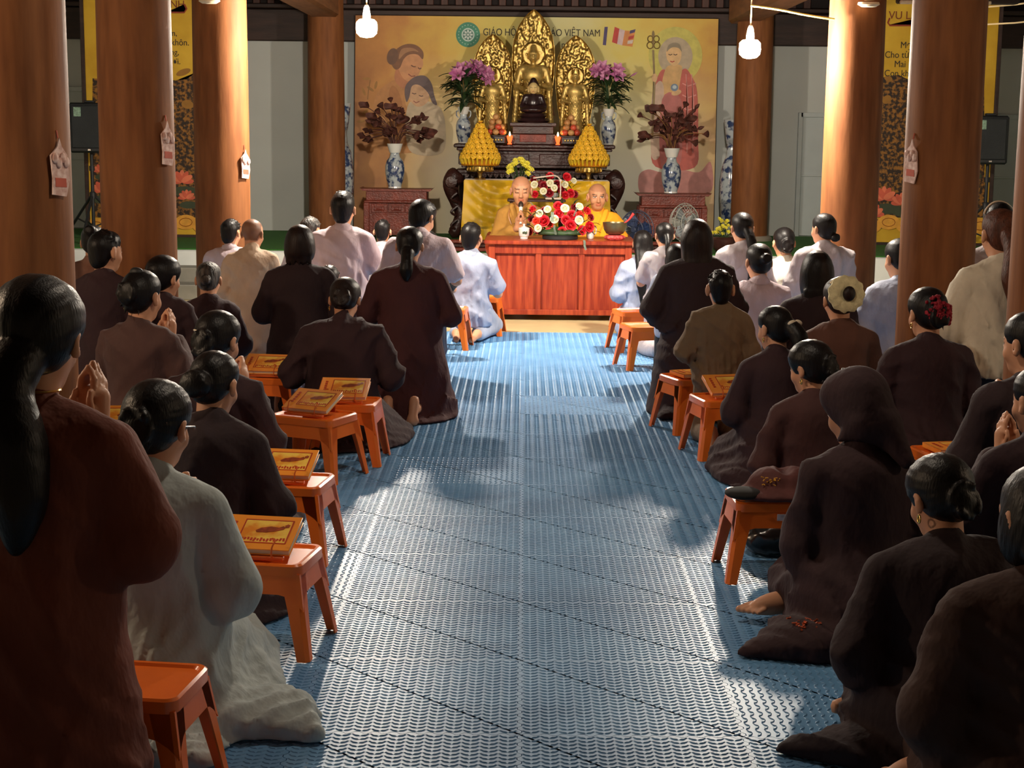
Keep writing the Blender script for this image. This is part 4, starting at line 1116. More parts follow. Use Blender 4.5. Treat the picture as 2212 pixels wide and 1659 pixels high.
s17 = stool(2090, 860, 10, 'orange stool beside the cream sweater')
s18 = stool(1640, 908, 12, 'orange stool right of the olive shirted boy')
s19 = stool(1782, 1035, 14, 'orange stool beyond the woman with gold drop earrings')

# brown cap and black bag at the near right stool
sl = s8.location
t = thing('cloth_cap', 'dark brown embroidered cloth hat lying on the orange stool', 'hat', (sl.x+.0, sl.y-.03, STH), R(4))
F = Field(); F.ell((.03, .02, .05), (.125, .085, .055), k=.03).ell((.0, -.03, .018), (.175, .10, .020), k=.03).ell((.03, .02, .11), (.03, .06, .035), k=.03, sub=True)
F.noise = fold_fn(31, .006, .0, .8); F.floor = .001
link('crown', F.mesh('crown', .008), cloth('hat_cloth', srgb(86, 44, 42)), t)
F = Field(); F.ell((-.13, -.05, .024), (.07, .07, .020), k=.02); F.floor = .001
link('brim', F.mesh('brim', .008), M('black_lining', srgb(18, 16, 16), .9), t)
mb = MB(); rnd = random.Random(3)
for i in range(22):
    a = Vector((-.035+rnd.uniform(-.03, .03), -.058+rnd.uniform(-.006, .01), .068+rnd.uniform(-.012, .012)))
    mb.tube([a, a+Vector((rnd.uniform(-.012, .012), -.004, rnd.uniform(-.008, .008)))], .0022, 5)
mb.build('embroidery', M('gold_thread', srgb(220, 160, 40), .5), t)
p = onz(1692, 1205, 0)
t = thing('plastic_bag', 'crumpled black plastic bag under the stool with the hat', 'bag', (p.x+.02, p.y+.06, 0))
F = Field(); F.ell((0, 0, .07), (.15, .10, .085), k=.05).ell((.06, 0, .14), (.06, .05, .06), k=.05).ell((-.09, 0, .05), (.08, .07, .05), k=.05).cap((.10, -.02, .10), (.17, -.05, .05), .03, .012, .03)
rsn = np.random.RandomState(2); wv = [(rsn.uniform(-60, 60, 3), rsn.uniform(0, 6)) for _ in range(7)]
F.noise = lambda X, Y, Z: .0035*sum(np.abs(np.sin(k[0]*X+k[1]*Y+k[2]*Z+ph)) for k, ph in wv)-.012
F.floor = .001
link('bag_body', F.mesh('bag_body', .007), M('black_film', srgb(20, 22, 24), .22, var=.1, spec=.7), t)
MB().tube(catmull([(.15, -.06, .06), (.20, -.09, .10), (.23, -.10, .04), (.20, -.10, .008)], 5), [.012]*16, 6, .3).build('bag_handle', MATS['black_film'], t)

# ------------------------------------------------------------------ red table with panels
TY = 13.30
t0 = at(1054, 690, TY); t1 = at(1362, 690, TY)
TW = t1.x-t0.x; TCX = (t0.x+t1.x)/2; TD = .55; TZ = at(1200, 520, TY).z
tb = thing('panelled_table', 'red lacquered wooden table with three front panels', 'table', (TCX, TY+TD/2, FLZ))
hh_ = TZ-FLZ
MB().cbox((0, 0, hh_-.018), (TW+.07, TD+.06, .036), .008).build('table_top', m_redwood, tb)
MB().cbox((0, 0, hh_-.075), (TW, TD-.02, .075), .004).build('apron', m_redwood, tb)
for sx in (-1, 1):
    for sy in (-1, 1): MB().cbox((sx*(TW/2-.028), sy*(TD/2-.032), (hh_-.036)/2), (.056, .056, hh_-.036), .004).build('leg', m_redwood, tb)
zb, zt_ = .075, hh_-.11
pw = (TW-.11)/3
for i in range(3):
    MB().cbox((-TW/2+.055+pw*(i+.5), -TD/2+.045, (zb+zt_)/2), (pw, .012, zt_-zb), .003).build('front_panel', m_redwood, tb)
for x in (-TW/2+.055+pw, -TW/2+.055+2*pw): MB().cbox((x, -TD/2+.03, (zb+zt_)/2), (.048, .03, zt_-zb), .004).build('stile', m_redwood, tb)
MB().cbox((0, -TD/2+.03, zb-.005), (TW-.05, .034, .045), .004).build('bottom_rail', m_redwood, tb)
for sx in (-1, 1): MB().cbox((sx*(TW/2-.03), 0, (zb+zt_)/2), (.014, TD-.11, zt_-zb), .003).build('side_panel', m_redwood, tb)

# chairs of the monks: bent arms, red back
for (mp, lab, lc) in ((t_monk1, 'carved wooden armchair with a red cushioned back under the ochre robed monk', 1), (t_monk2, 'carved wooden armchair under the saffron robed monk', 2)):
    t = thing('armchair', lab, 'chair', (mp.x, mp.y+.10, FLZ), R(180), 'monks armchairs')
    sz = .30
    MB().cbox((0, 0, sz), (.50, .46, .04), .008).build('seat', m_redwood, t)
    for sx in (-1, 1):
        for sy in (-1, 1): MB().cbox((sx*.22, sy*.20, (sz-.02)/2), (.045, .045, sz-.02), .004).build('leg', m_redwood, t)
        MB().tube(catmull([(sx*.235, -.23, sz), (sx*.27, -.21, .62), (sx*.29, .02, .62), (sx*.29, .20, .54), (sx*.25, .24, .44), (sx*.23, .21, sz)], 6), .021, 8).build('arm_rest', m_redwood, t)
    if lc == 1:
        MB().cbox((0, -.255, .62), (.42, .05, .50), .015).build('back_rest', m_redwood, t)
        MB().cbox((0, -.222, .68), (.36, .03, .38), .012).build('back_cushion', M('red_velvet', srgb(190, 24, 30), .8, sheen=.5), t)
    else:
        MB().cbox((0, -.255, .52), (.40, .04, .36), .015).build('back_rest', m_redwood, t)

# microphone held by the monk
wr1 = c1['root'].matrix_world
bx = c1['base']; rot180 = Matrix.Rotation(R(180), 3, 'Z')
def m1w(v): return Vector((bx.x, bx.y, 0)) + rot180 @ (Vector(v)*c1['s'])
hw = m1w((c1['wr'][1]+c1['wr'][-1])/2)
mo = m1w(c1['hp'](0, .125, -.07))
hw = hw+Vector((0, -.03, .05))
t = thing('microphone', 'black and white handheld microphone before the ochre robed monk', 'microphone', hw)
dv = mo-hw; Lm = dv.length
MB().tube([Vector((0, 0, 0))-dv*.05, dv*.3, dv*.72], [.012, .014, .017], 12).build('handle', m_porcw, t)
MB().tube([dv*.72, dv*.80, dv*.90, dv*.985], [.019, .023, .022, .011], 12).build('grille', M('mic_mesh', srgb(70, 58, 50), .45, .6), t)

def lathe_thing(name, label, cat, p, prof, mat, n=24, group=None, part='body'):
    t = thing(name, label, cat, p, group=group); MB().lathe(prof, n).build(part, mat, t); return t
TT = TZ
def ontab(px, y): q = at(px, 500, y); return Vector((q.x, y, TT))
# lidded white cup
p = ontab(1132, TY+.17)
t = thing('lidded_cup', 'white porcelain lidded cup with a green sprig before the ochre monk', 'cup', p)
MB().lathe([(.030, 0), (.034, .006), (.030, .014), (.043, .03), (.046, .07), (.046, .085)], 20).build('cup_body', m_porcw, t)
MB().lathe([(.048, .085), (.046, .093), (.022, .103), (.008, .108), (.012, .12), (.004, .128)], 20).build('lid', m_porcw, t)
mb = MB()
for i in range(6): mb.ball((-.005+.013*(i % 3), -.046, .05+.010*(i//3)), (.009, .003, .005), 6, 5, RY(i))
mb.build('painted_sprig', m_leaf, t)
p = ontab(1275, TY+.24)
t = thing('white_jug', 'slim white porcelain jug behind the red roses', 'jug', p)
MB().lathe([(.020, 0), (.030, .01), (.033, .04), (.029, .08), (.019, .105), (.017, .12), (.022, .132)], 18).build('jug_body', m_porcw, t)
MB().tube(catmull([(.022, 0, .112), (.046, 0, .104), (.048, 0, .056), (.030, 0, .036)], 5), .006, 6).build('handle', m_porcw, t)
# singing bowl, cushion, striker
p = ontab(1328, TY+.16)
t = thing('bowl_cushion', 'round red padded ring under the singing bowl', 'cushion', p)
mb = MB(); n = 20
mb.lathe([(.045, .002), (.072, .004), (.082, .022), (.075, .04), (.050, .044)], 26); mb.build('pad', M('red_brocade', srgb(196, 70, 70), .5, var=.25, ns=50), t)
for i in range(8):
    a = i*PI/4; MB().ball((math.cos(a)*.073, math.sin(a)*.073, .022), (.018, .018, .017), 8, 6).build('petal_pad', MATS['red_brocade'], t)
t = thing('singing_bowl', 'large dull bronze singing bowl on a red cushion', 'bowl', p+Vector((0, 0, .0445)))
MB().lathe([(.045, 0), (.072, .011), (.093, .045), (.101, .088), (.103, .104), (.097, .104), (.093, .088), (.083, .045), (.06, .02), (.02, .012)], 30, cap=True).build('bowl_body', M('aged_bronze', srgb(122, 112, 84), .38, .75, var=.15, ns=12), t)
t = thing('bowl_striker', 'red wrapped striker leaning in the singing bowl', 'striker', p+Vector((.02, 0, .06)))
MB().tube([(-.02, .0, .012), (.10, -.0, .115), (.135, 0, .165)], [.006, .008, .013], 8).build('stick', M('red_wrap', srgb(196, 48, 48), .6), t)

# ------------------------------------------------------------------ flat print helpers
def text_mesh(body, size, bold=.0):
    cu = bpy.data.curves.new('txt', 'FONT'); cu.body = body; cu.size = size; cu.extrude = .0008
    cu.align_x = 'CENTER'; cu.align_y = 'CENTER'
    ob = bpy.data.objects.new('txt', cu); C.objects.link(ob)
    dg = bpy.context.evaluated_depsgraph_get()
    me = bpy.data.meshes.new_from_object(ob.evaluated_get(dg)); me.name = 'lettering'
    bpy.data.objects.remove(ob); bpy.data.curves.remove(cu)
    return me
def put_text(parent, body, px, py, Y, hpx, mat, origin, bold=.0, sx=1.0, wpx=None):
    p = at(px, py, Y); hm_ = hpx*Y/FPX
    o = link('lettering', text_mesh(body, hm_*1.38, bold), mat, parent, p-origin, (PI/2, 0, 0))
    if wpx: sx = wpx*Y/FPX/max(v.co.x for v in o.data.vertices)/2
    o.scale = (sx, 1, 1)
    return o
def flat(parent, name, pts, Y, mat, origin, n=5, smooth=True, th=.0012):     # printed shape on an upright sheet
    P = [at(x, y, Y) for x, y in pts]
    if smooth: P = catmull(P, n, True)
    poly = [(v.x-origin.x, v.z-origin.z) for v in P]
    bm = bmesh.new()
    vs_ = [bm.verts.new((x, Y-origin.y, z)) for x, z in poly]
    f = bm.faces.new(vs_); bmesh.ops.triangulate(bm, faces=[f])
    r = bmesh.ops.extrude_face_region(bm, geom=list(bm.faces)); bmesh.ops.translate(bm, vec=(0, th, 0), verts=[g for g in r['geom'] if isinstance(g, bmesh.types.BMVert)])
    bmesh.ops.recalc_face_normals(bm, faces=bm.faces)
    me = bpy.data.meshes.new(name); bm.to_mesh(me); bm.free()
    return link(name, me, mat, parent)
def ellp(cx, cy, rx, ry, n=14, a=0.):
    return [(cx+rx*math.cos(t)*math.cos(a)-ry*math.sin(t)*math.sin(a), cy+rx*math.cos(t)*math.sin(a)+ry*math.sin(t)*math.cos(a)) for t in [2*PI*i/n for i in range(n)]]
def strip(pts, w):
    L_, Rr = [], []
    for i, p in enumerate(pts):
        a = pts[max(0, i-1)]; b_ = pts[min(len(pts)-1, i+1)]; dx, dy = b_[0]-a[0], b_[1]-a[1]; l = math.hypot(dx, dy) or 1
        L_.append((p[0]-dy/l*w, p[1]+dx/l*w)); Rr.append((p[0]+dy/l*w, p[1]-dx/l*w))
    return L_+Rr[::-1]

# ------------------------------------------------------------------ big printed backdrop
BY = 17.73
org = at(1160, 500, BY)
bk = thing('printed_backdrop', 'large yellow printed backdrop with mother, child and monk behind the altar', 'backdrop', (org.x, BY, org.z))
tl, tr, bl, br_ = at(768, 33, BY), at(1552, 41, BY), at(764, 512, BY), at(1540, 522, BY)
m_bd = bpy.data.materials.new('backdrop_print'); m_bd.use_nodes = True
nt = m_bd.node_tree; N = nt.nodes; L = nt.links; b = N['Principled BSDF']; b.inputs['Roughness'].default_value = .55
tc = N.new('ShaderNodeTexCoord'); sp = N.new('ShaderNodeSeparateXYZ'); L.new(tc.outputs['Generated'], sp.inputs[0])
ab = N.new('ShaderNodeMath'); ab.operation = 'SUBTRACT'; ab.inputs[1].default_value = .58; L.new(sp.outputs['X'], ab.inputs[0])
a2 = N.new('ShaderNodeMath'); a2.operation = 'ABSOLUTE'; L.new(ab.outputs[0], a2.inputs[0])
nz = N.new('ShaderNodeTexNoise'); nz.inputs['Scale'].default_value = 3.2; nz.inputs['Detail'].default_value = 7; L.new(tc.outputs['Object'], nz.inputs['Vector'])
m3 = N.new('ShaderNodeMath'); m3.operation = 'MULTIPLY_ADD'; m3.inputs[1].default_value = .32; L.new(nz.outputs['Fac'], m3.inputs[0]); L.new(a2.outputs[0], m3.inputs[2])
r1 = N.new('ShaderNodeValToRGB'); cr = r1.color_ramp
cr.elements[0].position = .16; cr.elements[0].color = srgb(222, 214, 150)+(1,)
cr.elements[1].position = .78; cr.elements[1].color = srgb(156, 96, 44)+(1,)
for p_, c_ in ((.34, srgb(226, 206, 100)), (.50, srgb(222, 180, 76)), (.64, srgb(200, 138, 66))): e_ = cr.elements.new(p_); e_.color = c_+(1,)
L.new(m3.outputs[0], r1.inputs[0])
r2 = N.new('ShaderNodeValToRGB'); r2.color_ramp.elements[0].color = (1, 1, 1, 1); r2.color_ramp.elements[1].color = (0, 0, 0, 1); r2.color_ramp.elements[0].position = .30; r2.color_ramp.elements[1].position = .84
L.new(sp.outputs['Z'], r2.inputs[0])
m4 = N.new('ShaderNodeMath'); m4.operation = 'MULTIPLY'; m4.inputs[1].default_value = .85; L.new(r2.outputs[0], m4.inputs[0])
r3 = N.new('ShaderNodeValToRGB'); r3.color_ramp.elements[0].position = .26; r3.color_ramp.elements[0].color = (1, 1, 1, 1); r3.color_ramp.elements[1].position = .48; r3.color_ramp.elements[1].color = (.05, .05, .05, 1); L.new(a2.outputs[0], r3.inputs[0])
m5 = N.new('ShaderNodeMath'); m5.operation = 'MULTIPLY'; L.new(m4.outputs[0], m5.inputs[0]); L.new(r3.outputs[0], m5.inputs[1])
mx = N.new('ShaderNodeMix'); mx.data_type = 'RGBA'; L.new(m5.outputs[0], mx.inputs[0]); L.new(r1.outputs[0], mx.inputs[6]); mx.inputs[7].default_value = srgb(226, 226, 214)+(1,)
L.new(mx.outputs[2], b.inputs['Base Color'])
mb = MB(); o3 = Vector((org.x, BY, org.z)); qs = [tl-o3, tr-o3, br_-o3, bl-o3]
mb.add(qs+[q+Vector((0, .02, 0)) for q in qs], [(0, 1, 2, 3), (7, 6, 5, 4), (0, 4, 5, 1), (1, 5, 6, 2), (2, 6, 7, 3), (3, 7, 4, 0)])
bk_sheet = mb.build('sheet', m_bd, bk, smooth=False)
for a_, b2 in ((tl, tr), (tl, bl), (tr, br_)): MB().tube([a_-o3+Vector((0, .03, 0)), b2-o3+Vector((0, .03, 0))], .012, 6).build('edge_bar', m_dark, bk)
PM = {}
def pm(*c):
    if c not in PM: PM[c] = M('print_%d_%d_%d' % c, srgb(*c), .55, var=.10, ns=14)
    return PM[c]
YL = BY-.003
FPN = [0]
def fp(name, pts, col, k=1, **kw):
    FPN[0] += 1
    return flat(bk_sheet, name, pts, YL-.0016*(k+FPN[0]*.006), pm(*col), o3, **kw)
# mother and child
fp('mother_dress', [(862, 172), (838, 180), (816, 200), (806, 235), (812, 300), (850, 330), (930, 320), (940, 270), (925, 215), (905, 190)], (190, 132, 74))
fp('dress_fold', [(848, 185), (862, 200), (872, 240), (880, 290), (868, 300), (850, 250), (840, 205)], (176, 116, 62), 2)
fp('dress_light', [(880, 196), (896, 216), (900, 260), (890, 300), (884, 250), (874, 215)], (206, 156, 92), 2)
fp('mother_neck', [(858, 148), (880, 160), (890, 182), (876, 192), (860, 184), (852, 168)], (190, 124, 80), 2)
fp('mother_face', [(866, 118), (884, 112), (908, 120), (914, 138), (908, 152), (900, 168), (886, 176), (872, 170), (862, 152), (858, 134)], (206, 146, 98), 3)
fp('mother_hair', [(862, 102), (880, 95), (900, 98), (914, 112), (913, 128), (902, 118), (884, 118), (872, 128), (864, 146), (854, 150), (846, 138), (848, 116)], (128, 84, 52), 4)
fp('hair_sheen', [(872, 104), (892, 104), (904, 112), (890, 110), (874, 116), (862, 128), (864, 112)], (168, 120, 80), 5)
fp('mother_bun', ellp(848, 122, 12, 18, 12, .2), (112, 76, 54), 5)
for x0, y0, x1, y1 in ((888, 141, 898, 144), (903, 146, 910, 147)): fp('eye_line', strip([(x0, y0), ((x0+x1)/2, y0+3), (x1, y1)], 1.2), (110, 66, 40), 5, smooth=False)
fp('smile', strip([(882, 160), (889, 165), (897, 164)], 1.1), (140, 70, 50), 5, smooth=False)
fp('child_blouse', [(884, 222), (920, 218), (950, 232), (962, 270), (955, 330), (890, 330), (876, 280)], (196, 176, 146), 3)
fp('child_hair', [(878, 182), (896, 166), (918, 164), (932, 180), (938, 206), (944, 226), (934, 222), (924, 200), (906, 184), (890, 186), (884, 210), (878, 220), (874, 200)], (104, 84, 84), 6)
fp('child_face', [(886, 186), (908, 182), (924, 198), (926, 216), (914, 228), (900, 230), (888, 220), (882, 204)], (208, 164, 124), 5)
for x0, y0 in ((890, 201), (905, 206)): fp('eye_line', strip([(x0, y0), (x0+5, y0+2), (x0+9, y0+1)], 1.0), (104, 74, 60), 7, smooth=False)
fp('smile', strip([(893, 218), (899, 222), (906, 219)], 1.0), (150, 84, 66), 7, smooth=False)
for i, (x, y) in enumerate(((792, 170), (800, 192), (786, 198), (812, 184), (790, 240), (780, 262), (800, 270))): fp('faint_leaf', ellp(x, y, 9, 3, 10, .6*i), (166, 118, 52), 1)
fp('faint_branch', strip([(794, 215), (796, 195), (800, 172)], 1.2), (150, 104, 50), 1, smooth=False)
# staff bearing monk
fp('halo_outer', ellp(1459, 120, 58, 62, 28), (206, 196, 96), 1); fp('halo_inner', ellp(1459, 122, 37, 42, 24), (186, 168, 140), 2)
fp('monk_robe', [(1432, 150), (1420, 168), (1412, 210), (1408, 300), (1416, 360), (1500, 362), (1508, 300), (1506, 200), (1494, 165), (1480, 148), (1462, 160), (1448, 158)], (196, 96, 84), 3)
fp('monk_chest', [(1444, 142), (1472, 142), (1470, 170), (1462, 205), (1440, 212), (1430, 190), (1434, 160)], (214, 172, 112), 4)
fp('monk_sleeve', [(1424, 175), (1434, 190), (1432, 250), (1428, 330), (1408, 340), (1406, 260), (1410, 200)], (208, 178, 156), 4)
fp('monk_skirt', [(1430, 215), (1470, 212), (1474, 300), (1466, 360), (1428, 360)], (190, 110, 104), 4)
fp('monk_face', [(1440, 108), (1450, 96), (1462, 94), (1470, 104), (1472, 120), (1468, 134), (1459, 142), (1450, 140), (1442, 130), (1439, 118)], (224, 184, 130), 5)
fp('monk_crown', [(1440, 112), (1444, 98), (1456, 92), (1468, 96), (1473, 112), (1466, 104), (1454, 102), (1446, 106)], (150, 136, 112), 6)
for x in (1444, 1455): fp('eye_line', strip([(x, 117), (x+4, 119), (x+8, 117)], 1.0), (96, 66, 44), 7, smooth=False)
fp('lips', strip([(1448, 132), (1452, 134), (1457, 132)], 1.2), (180, 70, 56), 7, smooth=False)
for y0 in (180, 205, 232, 262, 295):
    fp('robe_line', strip([(1474, y0), (1486, y0+6), (1504, y0)], 1.2), (222, 150, 140), 6, smooth=False)
for x0 in (1482, 1494): fp('robe_line', strip([(x0, 160), (x0+4, 220), (x0+2, 330)], 1.1), (222, 150, 140), 6, smooth=False)
fp('hand', ellp(1461, 200, 11, 6, 12, -.3), (222, 180, 130), 7); fp('alms_bowl', ellp(1457, 189, 8, 8, 14), (120, 140, 164), 8); fp('bowl_light', ellp(1457, 188, 4.5, 4, 12), (190, 204, 210), 9)
fp('hand', ellp(1414, 168, 6, 9, 10), (222, 180, 130), 7)
fp('staff', strip([(1411, 108), (1414, 180), (1409, 300)], 2.2), (150, 128, 84), 5, smooth=False)
for x, y, r_ in ((1405, 84, 6), (1418, 84, 6), (1404, 98, 6.5), (1419, 98, 6.5)): MB().tube([at(a_, b_, YL-.008)-o3 for a_, b_ in ellp(x, y, r_, r_*1.1, 14)], .006, 4, closed=True).build('staff_ring', pm(140, 116, 70), bk_sheet)
fp('staff_tip', [(1411, 66), (1414, 76), (1411, 106), (1408, 76)], (140, 116, 70), 6)
fp('pink_cloud', [(1380, 380), (1400, 366), (1430, 372), (1470, 366), (1510, 372), (1535, 350), (1538, 410), (1500, 425), (1430, 428), (1385, 420)], (196, 132, 124), 1)
for x0, x1 in ((1105, 1120), (1170, 1190)): fp('pink_ribbon', [(x0, 210), (x1, 210), (x1+8, 250), (x0+8, 250)], (196, 140, 130), 1, smooth=False)
# emblem, lettering, flag
fp('emblem_disc', ellp(1011, 75, 26, 27, 32), (62, 142, 112), 1); fp('emblem_ring', ellp(1011, 75, 14, 14.5, 24), (196, 214, 204), 2); fp('emblem_hub', ellp(1011, 75, 11.2, 11.6, 20), (70, 120, 104), 3)
for i in range(8):
    a = i*PI/4; fp('wheel_petal', ellp(1011+7.2*math.cos(a), 75+7.4*math.sin(a), 3.4, 2.2, 8, a), (206, 220, 212), 4)
fp('wheel_centre', ellp(1011, 75, 2.6, 2.6, 10), (206, 220, 212), 5)
for i in range(20):
    a = i*2*PI/20; fp('emblem_tick', ellp(1011+20.5*math.cos(a), 75+21*math.sin(a), 1.6, .9, 6, a+PI/2), (170, 206, 188), 2)
m_txt = M('print_black', srgb(44, 36, 26), .6)
put_text(bk_sheet, 'GIÁO HỘI PHẬT GIÁO VIỆT NAM', 1170, 71, YL-.012, 15, m_txt, o3, .0010, 1., 246)
put_text(bk_sheet, 'n (', 1222, 97, YL-.004, 14, m_txt, o3, .0008, .9)
for pts, col in (([(1306, 58), (1313, 58), (1309, 98), (1302, 97)], (76, 62, 110)), ([(1328, 58), (1338, 62), (1333, 95), (1322, 91)], (196, 58, 46)), ([(1338, 62), (1350, 66), (1344, 98), (1333, 95)], (216, 190, 190)), ([(1350, 66), (1372, 68), (1366, 101), (1344, 98)], (220, 140, 70)),
                 ([(1361, 66), (1373, 63), (1371, 70), (1360, 73)], (76, 62, 110)), ([(1358, 79), (1370, 76), (1368, 83), (1357, 86)], (196, 58, 46)), ([(1356, 88), (1368, 86), (1366, 94), (1355, 95)], (222, 208, 196))):
    fp('flag_stripe', pts, col, 2 if col != (220, 140, 70) else 1, smooth=False)

# ------------------------------------------------------------------ framed side banners
m_gold_print = M('print_gold_ground', srgb(206, 160, 30), .5, var=.12, ns=3, col2=srgb(218, 176, 48))
m_foli = M('print_foliage', srgb(50, 32, 18), .6, var=.3, ns=26, detail=6, col2=srgb(150, 100, 34), lo=.46, hi=.60)
def side_banner(x0, x1, yb, Y, label, texts, title):
    a = at(x0, yb, Y); b2 = at(x1, yb, Y); z0 = PZ+.02; zt = 2.95
    oc = Vector(((a.x+b2.x)/2, Y, z0)); t = thing('framed_banner', label, 'banner', oc, group='framed verse banners')
    w = b2.x-a.x; h_ = zt-z0
    sh_ = MB().box((0, .012, h_/2), (w, .024, h_)).build('sheet', m_gold_print, t)
    for sx in (-1, 1): MB().cbox((sx*(w/2+.02), 0, h_/2), (.04, .05, h_+.06), .006).build('frame_side', m_dark, t)
    for z in (0, h_): MB().cbox((0, 0, z), (w+.08, .05, .04), .006).build('frame_rail', m_dark, t)
    Yp = Y-.003
    zn = [0]
    def zp(pts, mat, k, nm, **kw):
        zn[0] += 1
        return flat(sh_, nm, pts, Yp-.0016*(k+zn[0]*.006), mat, oc, **kw)
    rnd = random.Random(int(x0))
    pts = [(x0+3, 470)]
    for i in range(12): pts.append((x0+4+(x1-x0-8)*i/11, 165+rnd.uniform(-14, 14)))
    pts += [(x1-3, 470)]
    zp(pts, m_foli, 0, 'printed_trees', smooth=False)
    for i in range(16):
        x = rnd.uniform(x0+15, x1-15); y = rnd.uniform(155, 260); zp(ellp(x, y, rnd.uniform(8, 20), rnd.uniform(6, 12), 10, rnd.uniform(0, 3)), m_foli if i % 3 else pm(150, 104, 34), 1, 'printed_leaf_mass')
    for i in range(9):
        cx, cy = rnd.choice([(rnd.uniform(x0+15, x1-15), rnd.uniform(310, 470))]); r_ = rnd.uniform(16, 30)
        zp(ellp(cx+6, cy+r_*.8, r_*1.1, r_*.4, 12), pm(58, 66, 44), 2, 'printed_lotus_leaf')
        for k in range(7):
            an = -PI+PI*k/6; zp(ellp(cx+math.cos(an)*r_*.45, cy+math.sin(an)*r_*.42, r_*.5, r_*.22, 10, an), pm(222, 118, 84) if k % 2 else pm(206, 92, 66), 3+k % 3, 'printed_lotus_petal')
    for i in range(7):
        x = x0+12+(x1-x0-24)*i/6; zp(ellp(x, 488-8*(i % 2), 24, 16, 14), pm(222, 158, 56), 6+i % 2, 'printed_cloud')
        MB().tube([at(a_, b_, Yp-.013)-oc for a_, b_ in ellp(x, 488-8*(i % 2), 14, 9, 12)], .004, 4, closed=True).build('cloud_line', pm(168, 100, 36), sh_)
    for tx, x, y, hp_ in texts: put_text(sh_, tx, x, y, Yp-.002, hp_, m_txt, oc, .0006, .9)
    tx, x, y, hp_, (fx0, fx1, fy) = title
    put_text(sh_, tx, x, y, Yp-.002, hp_, pm(120, 50, 24), oc, .0014, .95)
    zp(strip([(fx0, fy-16), (fx0-4, fy-6), (fx0, fy), (fx1, fy), (fx1+5, fy-8), (fx1, fy-18)], 1.8), pm(140, 50, 24), 2, 'title_frame', smooth=False)
    return t
side_banner(196, 452, 505, 16.7, 'framed golden verse banner behind the columns beside the beige tunic', [('âm,', 371, 72, 13), ('u khôn.', 382, 92, 14), ('ông,', 373, 113, 13), ('vơi.', 378, 133, 13)], ('ANH', 376, 10, 16, (362, 398, 27)))
side_banner(1868, 2130, 520, 16.7, 'framed golden verse banner behind the columns beside the red flowered hair', [('Mẹ', 1957, 98, 14), ('Cho từng', 1946, 119, 14), ('Mai đ', 1952, 139, 14), ('Con không', 1950, 159, 14)], ('VU LAN', 1960, 34, 17, (1922, 1990, 55)))

# ------------------------------------------------------------------ altar
AY = 17.0
ZT = at(1155, 312, AY).z
xl, xr = at(980, 312, AY).x, at(1329, 316, AY).x
acx = (xl+xr)/2; aw = xr-xl
al = thing('altar_table', 'tall dark carved wooden altar table with scrolled legs', 'altar', (acx, AY+.28, PZ+.012))
hA = ZT-PZ-.012
MB().cbox((0, 0, hA-.02), (aw, .60, .04), .01).build('top', m_ebony, al)
MB().cbox((0, -.01, hA-.055), (aw-.06, .54, .03), .008).build('moulding', m_ebony, al)
MB().cbox((0, .02, hA-.16), (aw-.16, .46, .18), .006).build('frieze', m_ebony, al)
for i in range(4): MB().cbox((-aw/2+.21+(aw-.42)*i/3, -.22, hA-.16), ((aw-.5)/4+.02, .02, .12), .008).build('carved_panel', m_ebony, al)
MB().cbox((0, .0, hA-.29), (aw-.04, .54, .045), .01).build('waist_moulding', m_ebony, al)
mb = MB()
for i in range(26): mb.prism([(-.03, 0), (.03, 0), (.022, -.03), (0, -.045), (-.022, -.03)], .02, None, (-aw/2+.08+(aw-.16)*i/25, -.26, hA-.31))
mb.build('scalloped_edge', m_ebony, al)
MB().cbox((0, .05, (hA-.30)/2+.02), (aw-.20, .40, hA-.36), .006).build('body', m_ebony, al)
for sx in (-1, 1):
    pts = catmull([(sx*(aw/2-.06), -.24, hA-.30), (sx*(aw/2+.03), -.25, hA-.42), (sx*(aw/2-.01), -.24, hA-.60), (sx*(aw/2-.08), -.24, hA-.74), (sx*(aw/2-.02), -.25, .08), (sx*(aw/2+.03), -.26, .03)], 6)
    MB().tube(pts, [.07, .09, .10, .105, .10, .095, .09, .085, .08, .075, .07, .065, .06, .06, .06, .06, .065, .07, .07, .07, .07, .07, .07, .07, .07, .07, .065, .06, .055, .05, .045][:len(pts)], 10).build('scroll_leg', m_ebony, al)
    MB().lathe([(.01, -.07), (.06, -.06), (.075, 0), (.06, .06), (.01, .07)], 14, (sx*(aw/2+.02), -.30, hA-.40), RX(PI/2)).build('scroll_boss', m_ebony, al)
    MB().cbox((sx*(aw/2-.08), .22, hA/2-.15), (.08, .08, hA-.3), .01).build('leg', m_ebony, al)
    for k in range(4): MB().tube(catmull([(sx*(aw/2-.02-.01*k), -.33, .10+.14*k), (sx*(aw/2+.02), -.345, .14+.14*k), (sx*(aw/2-.04), -.34, .20+.14*k)], 4), .014, 6).build('carved_curl', m_ebony, al)

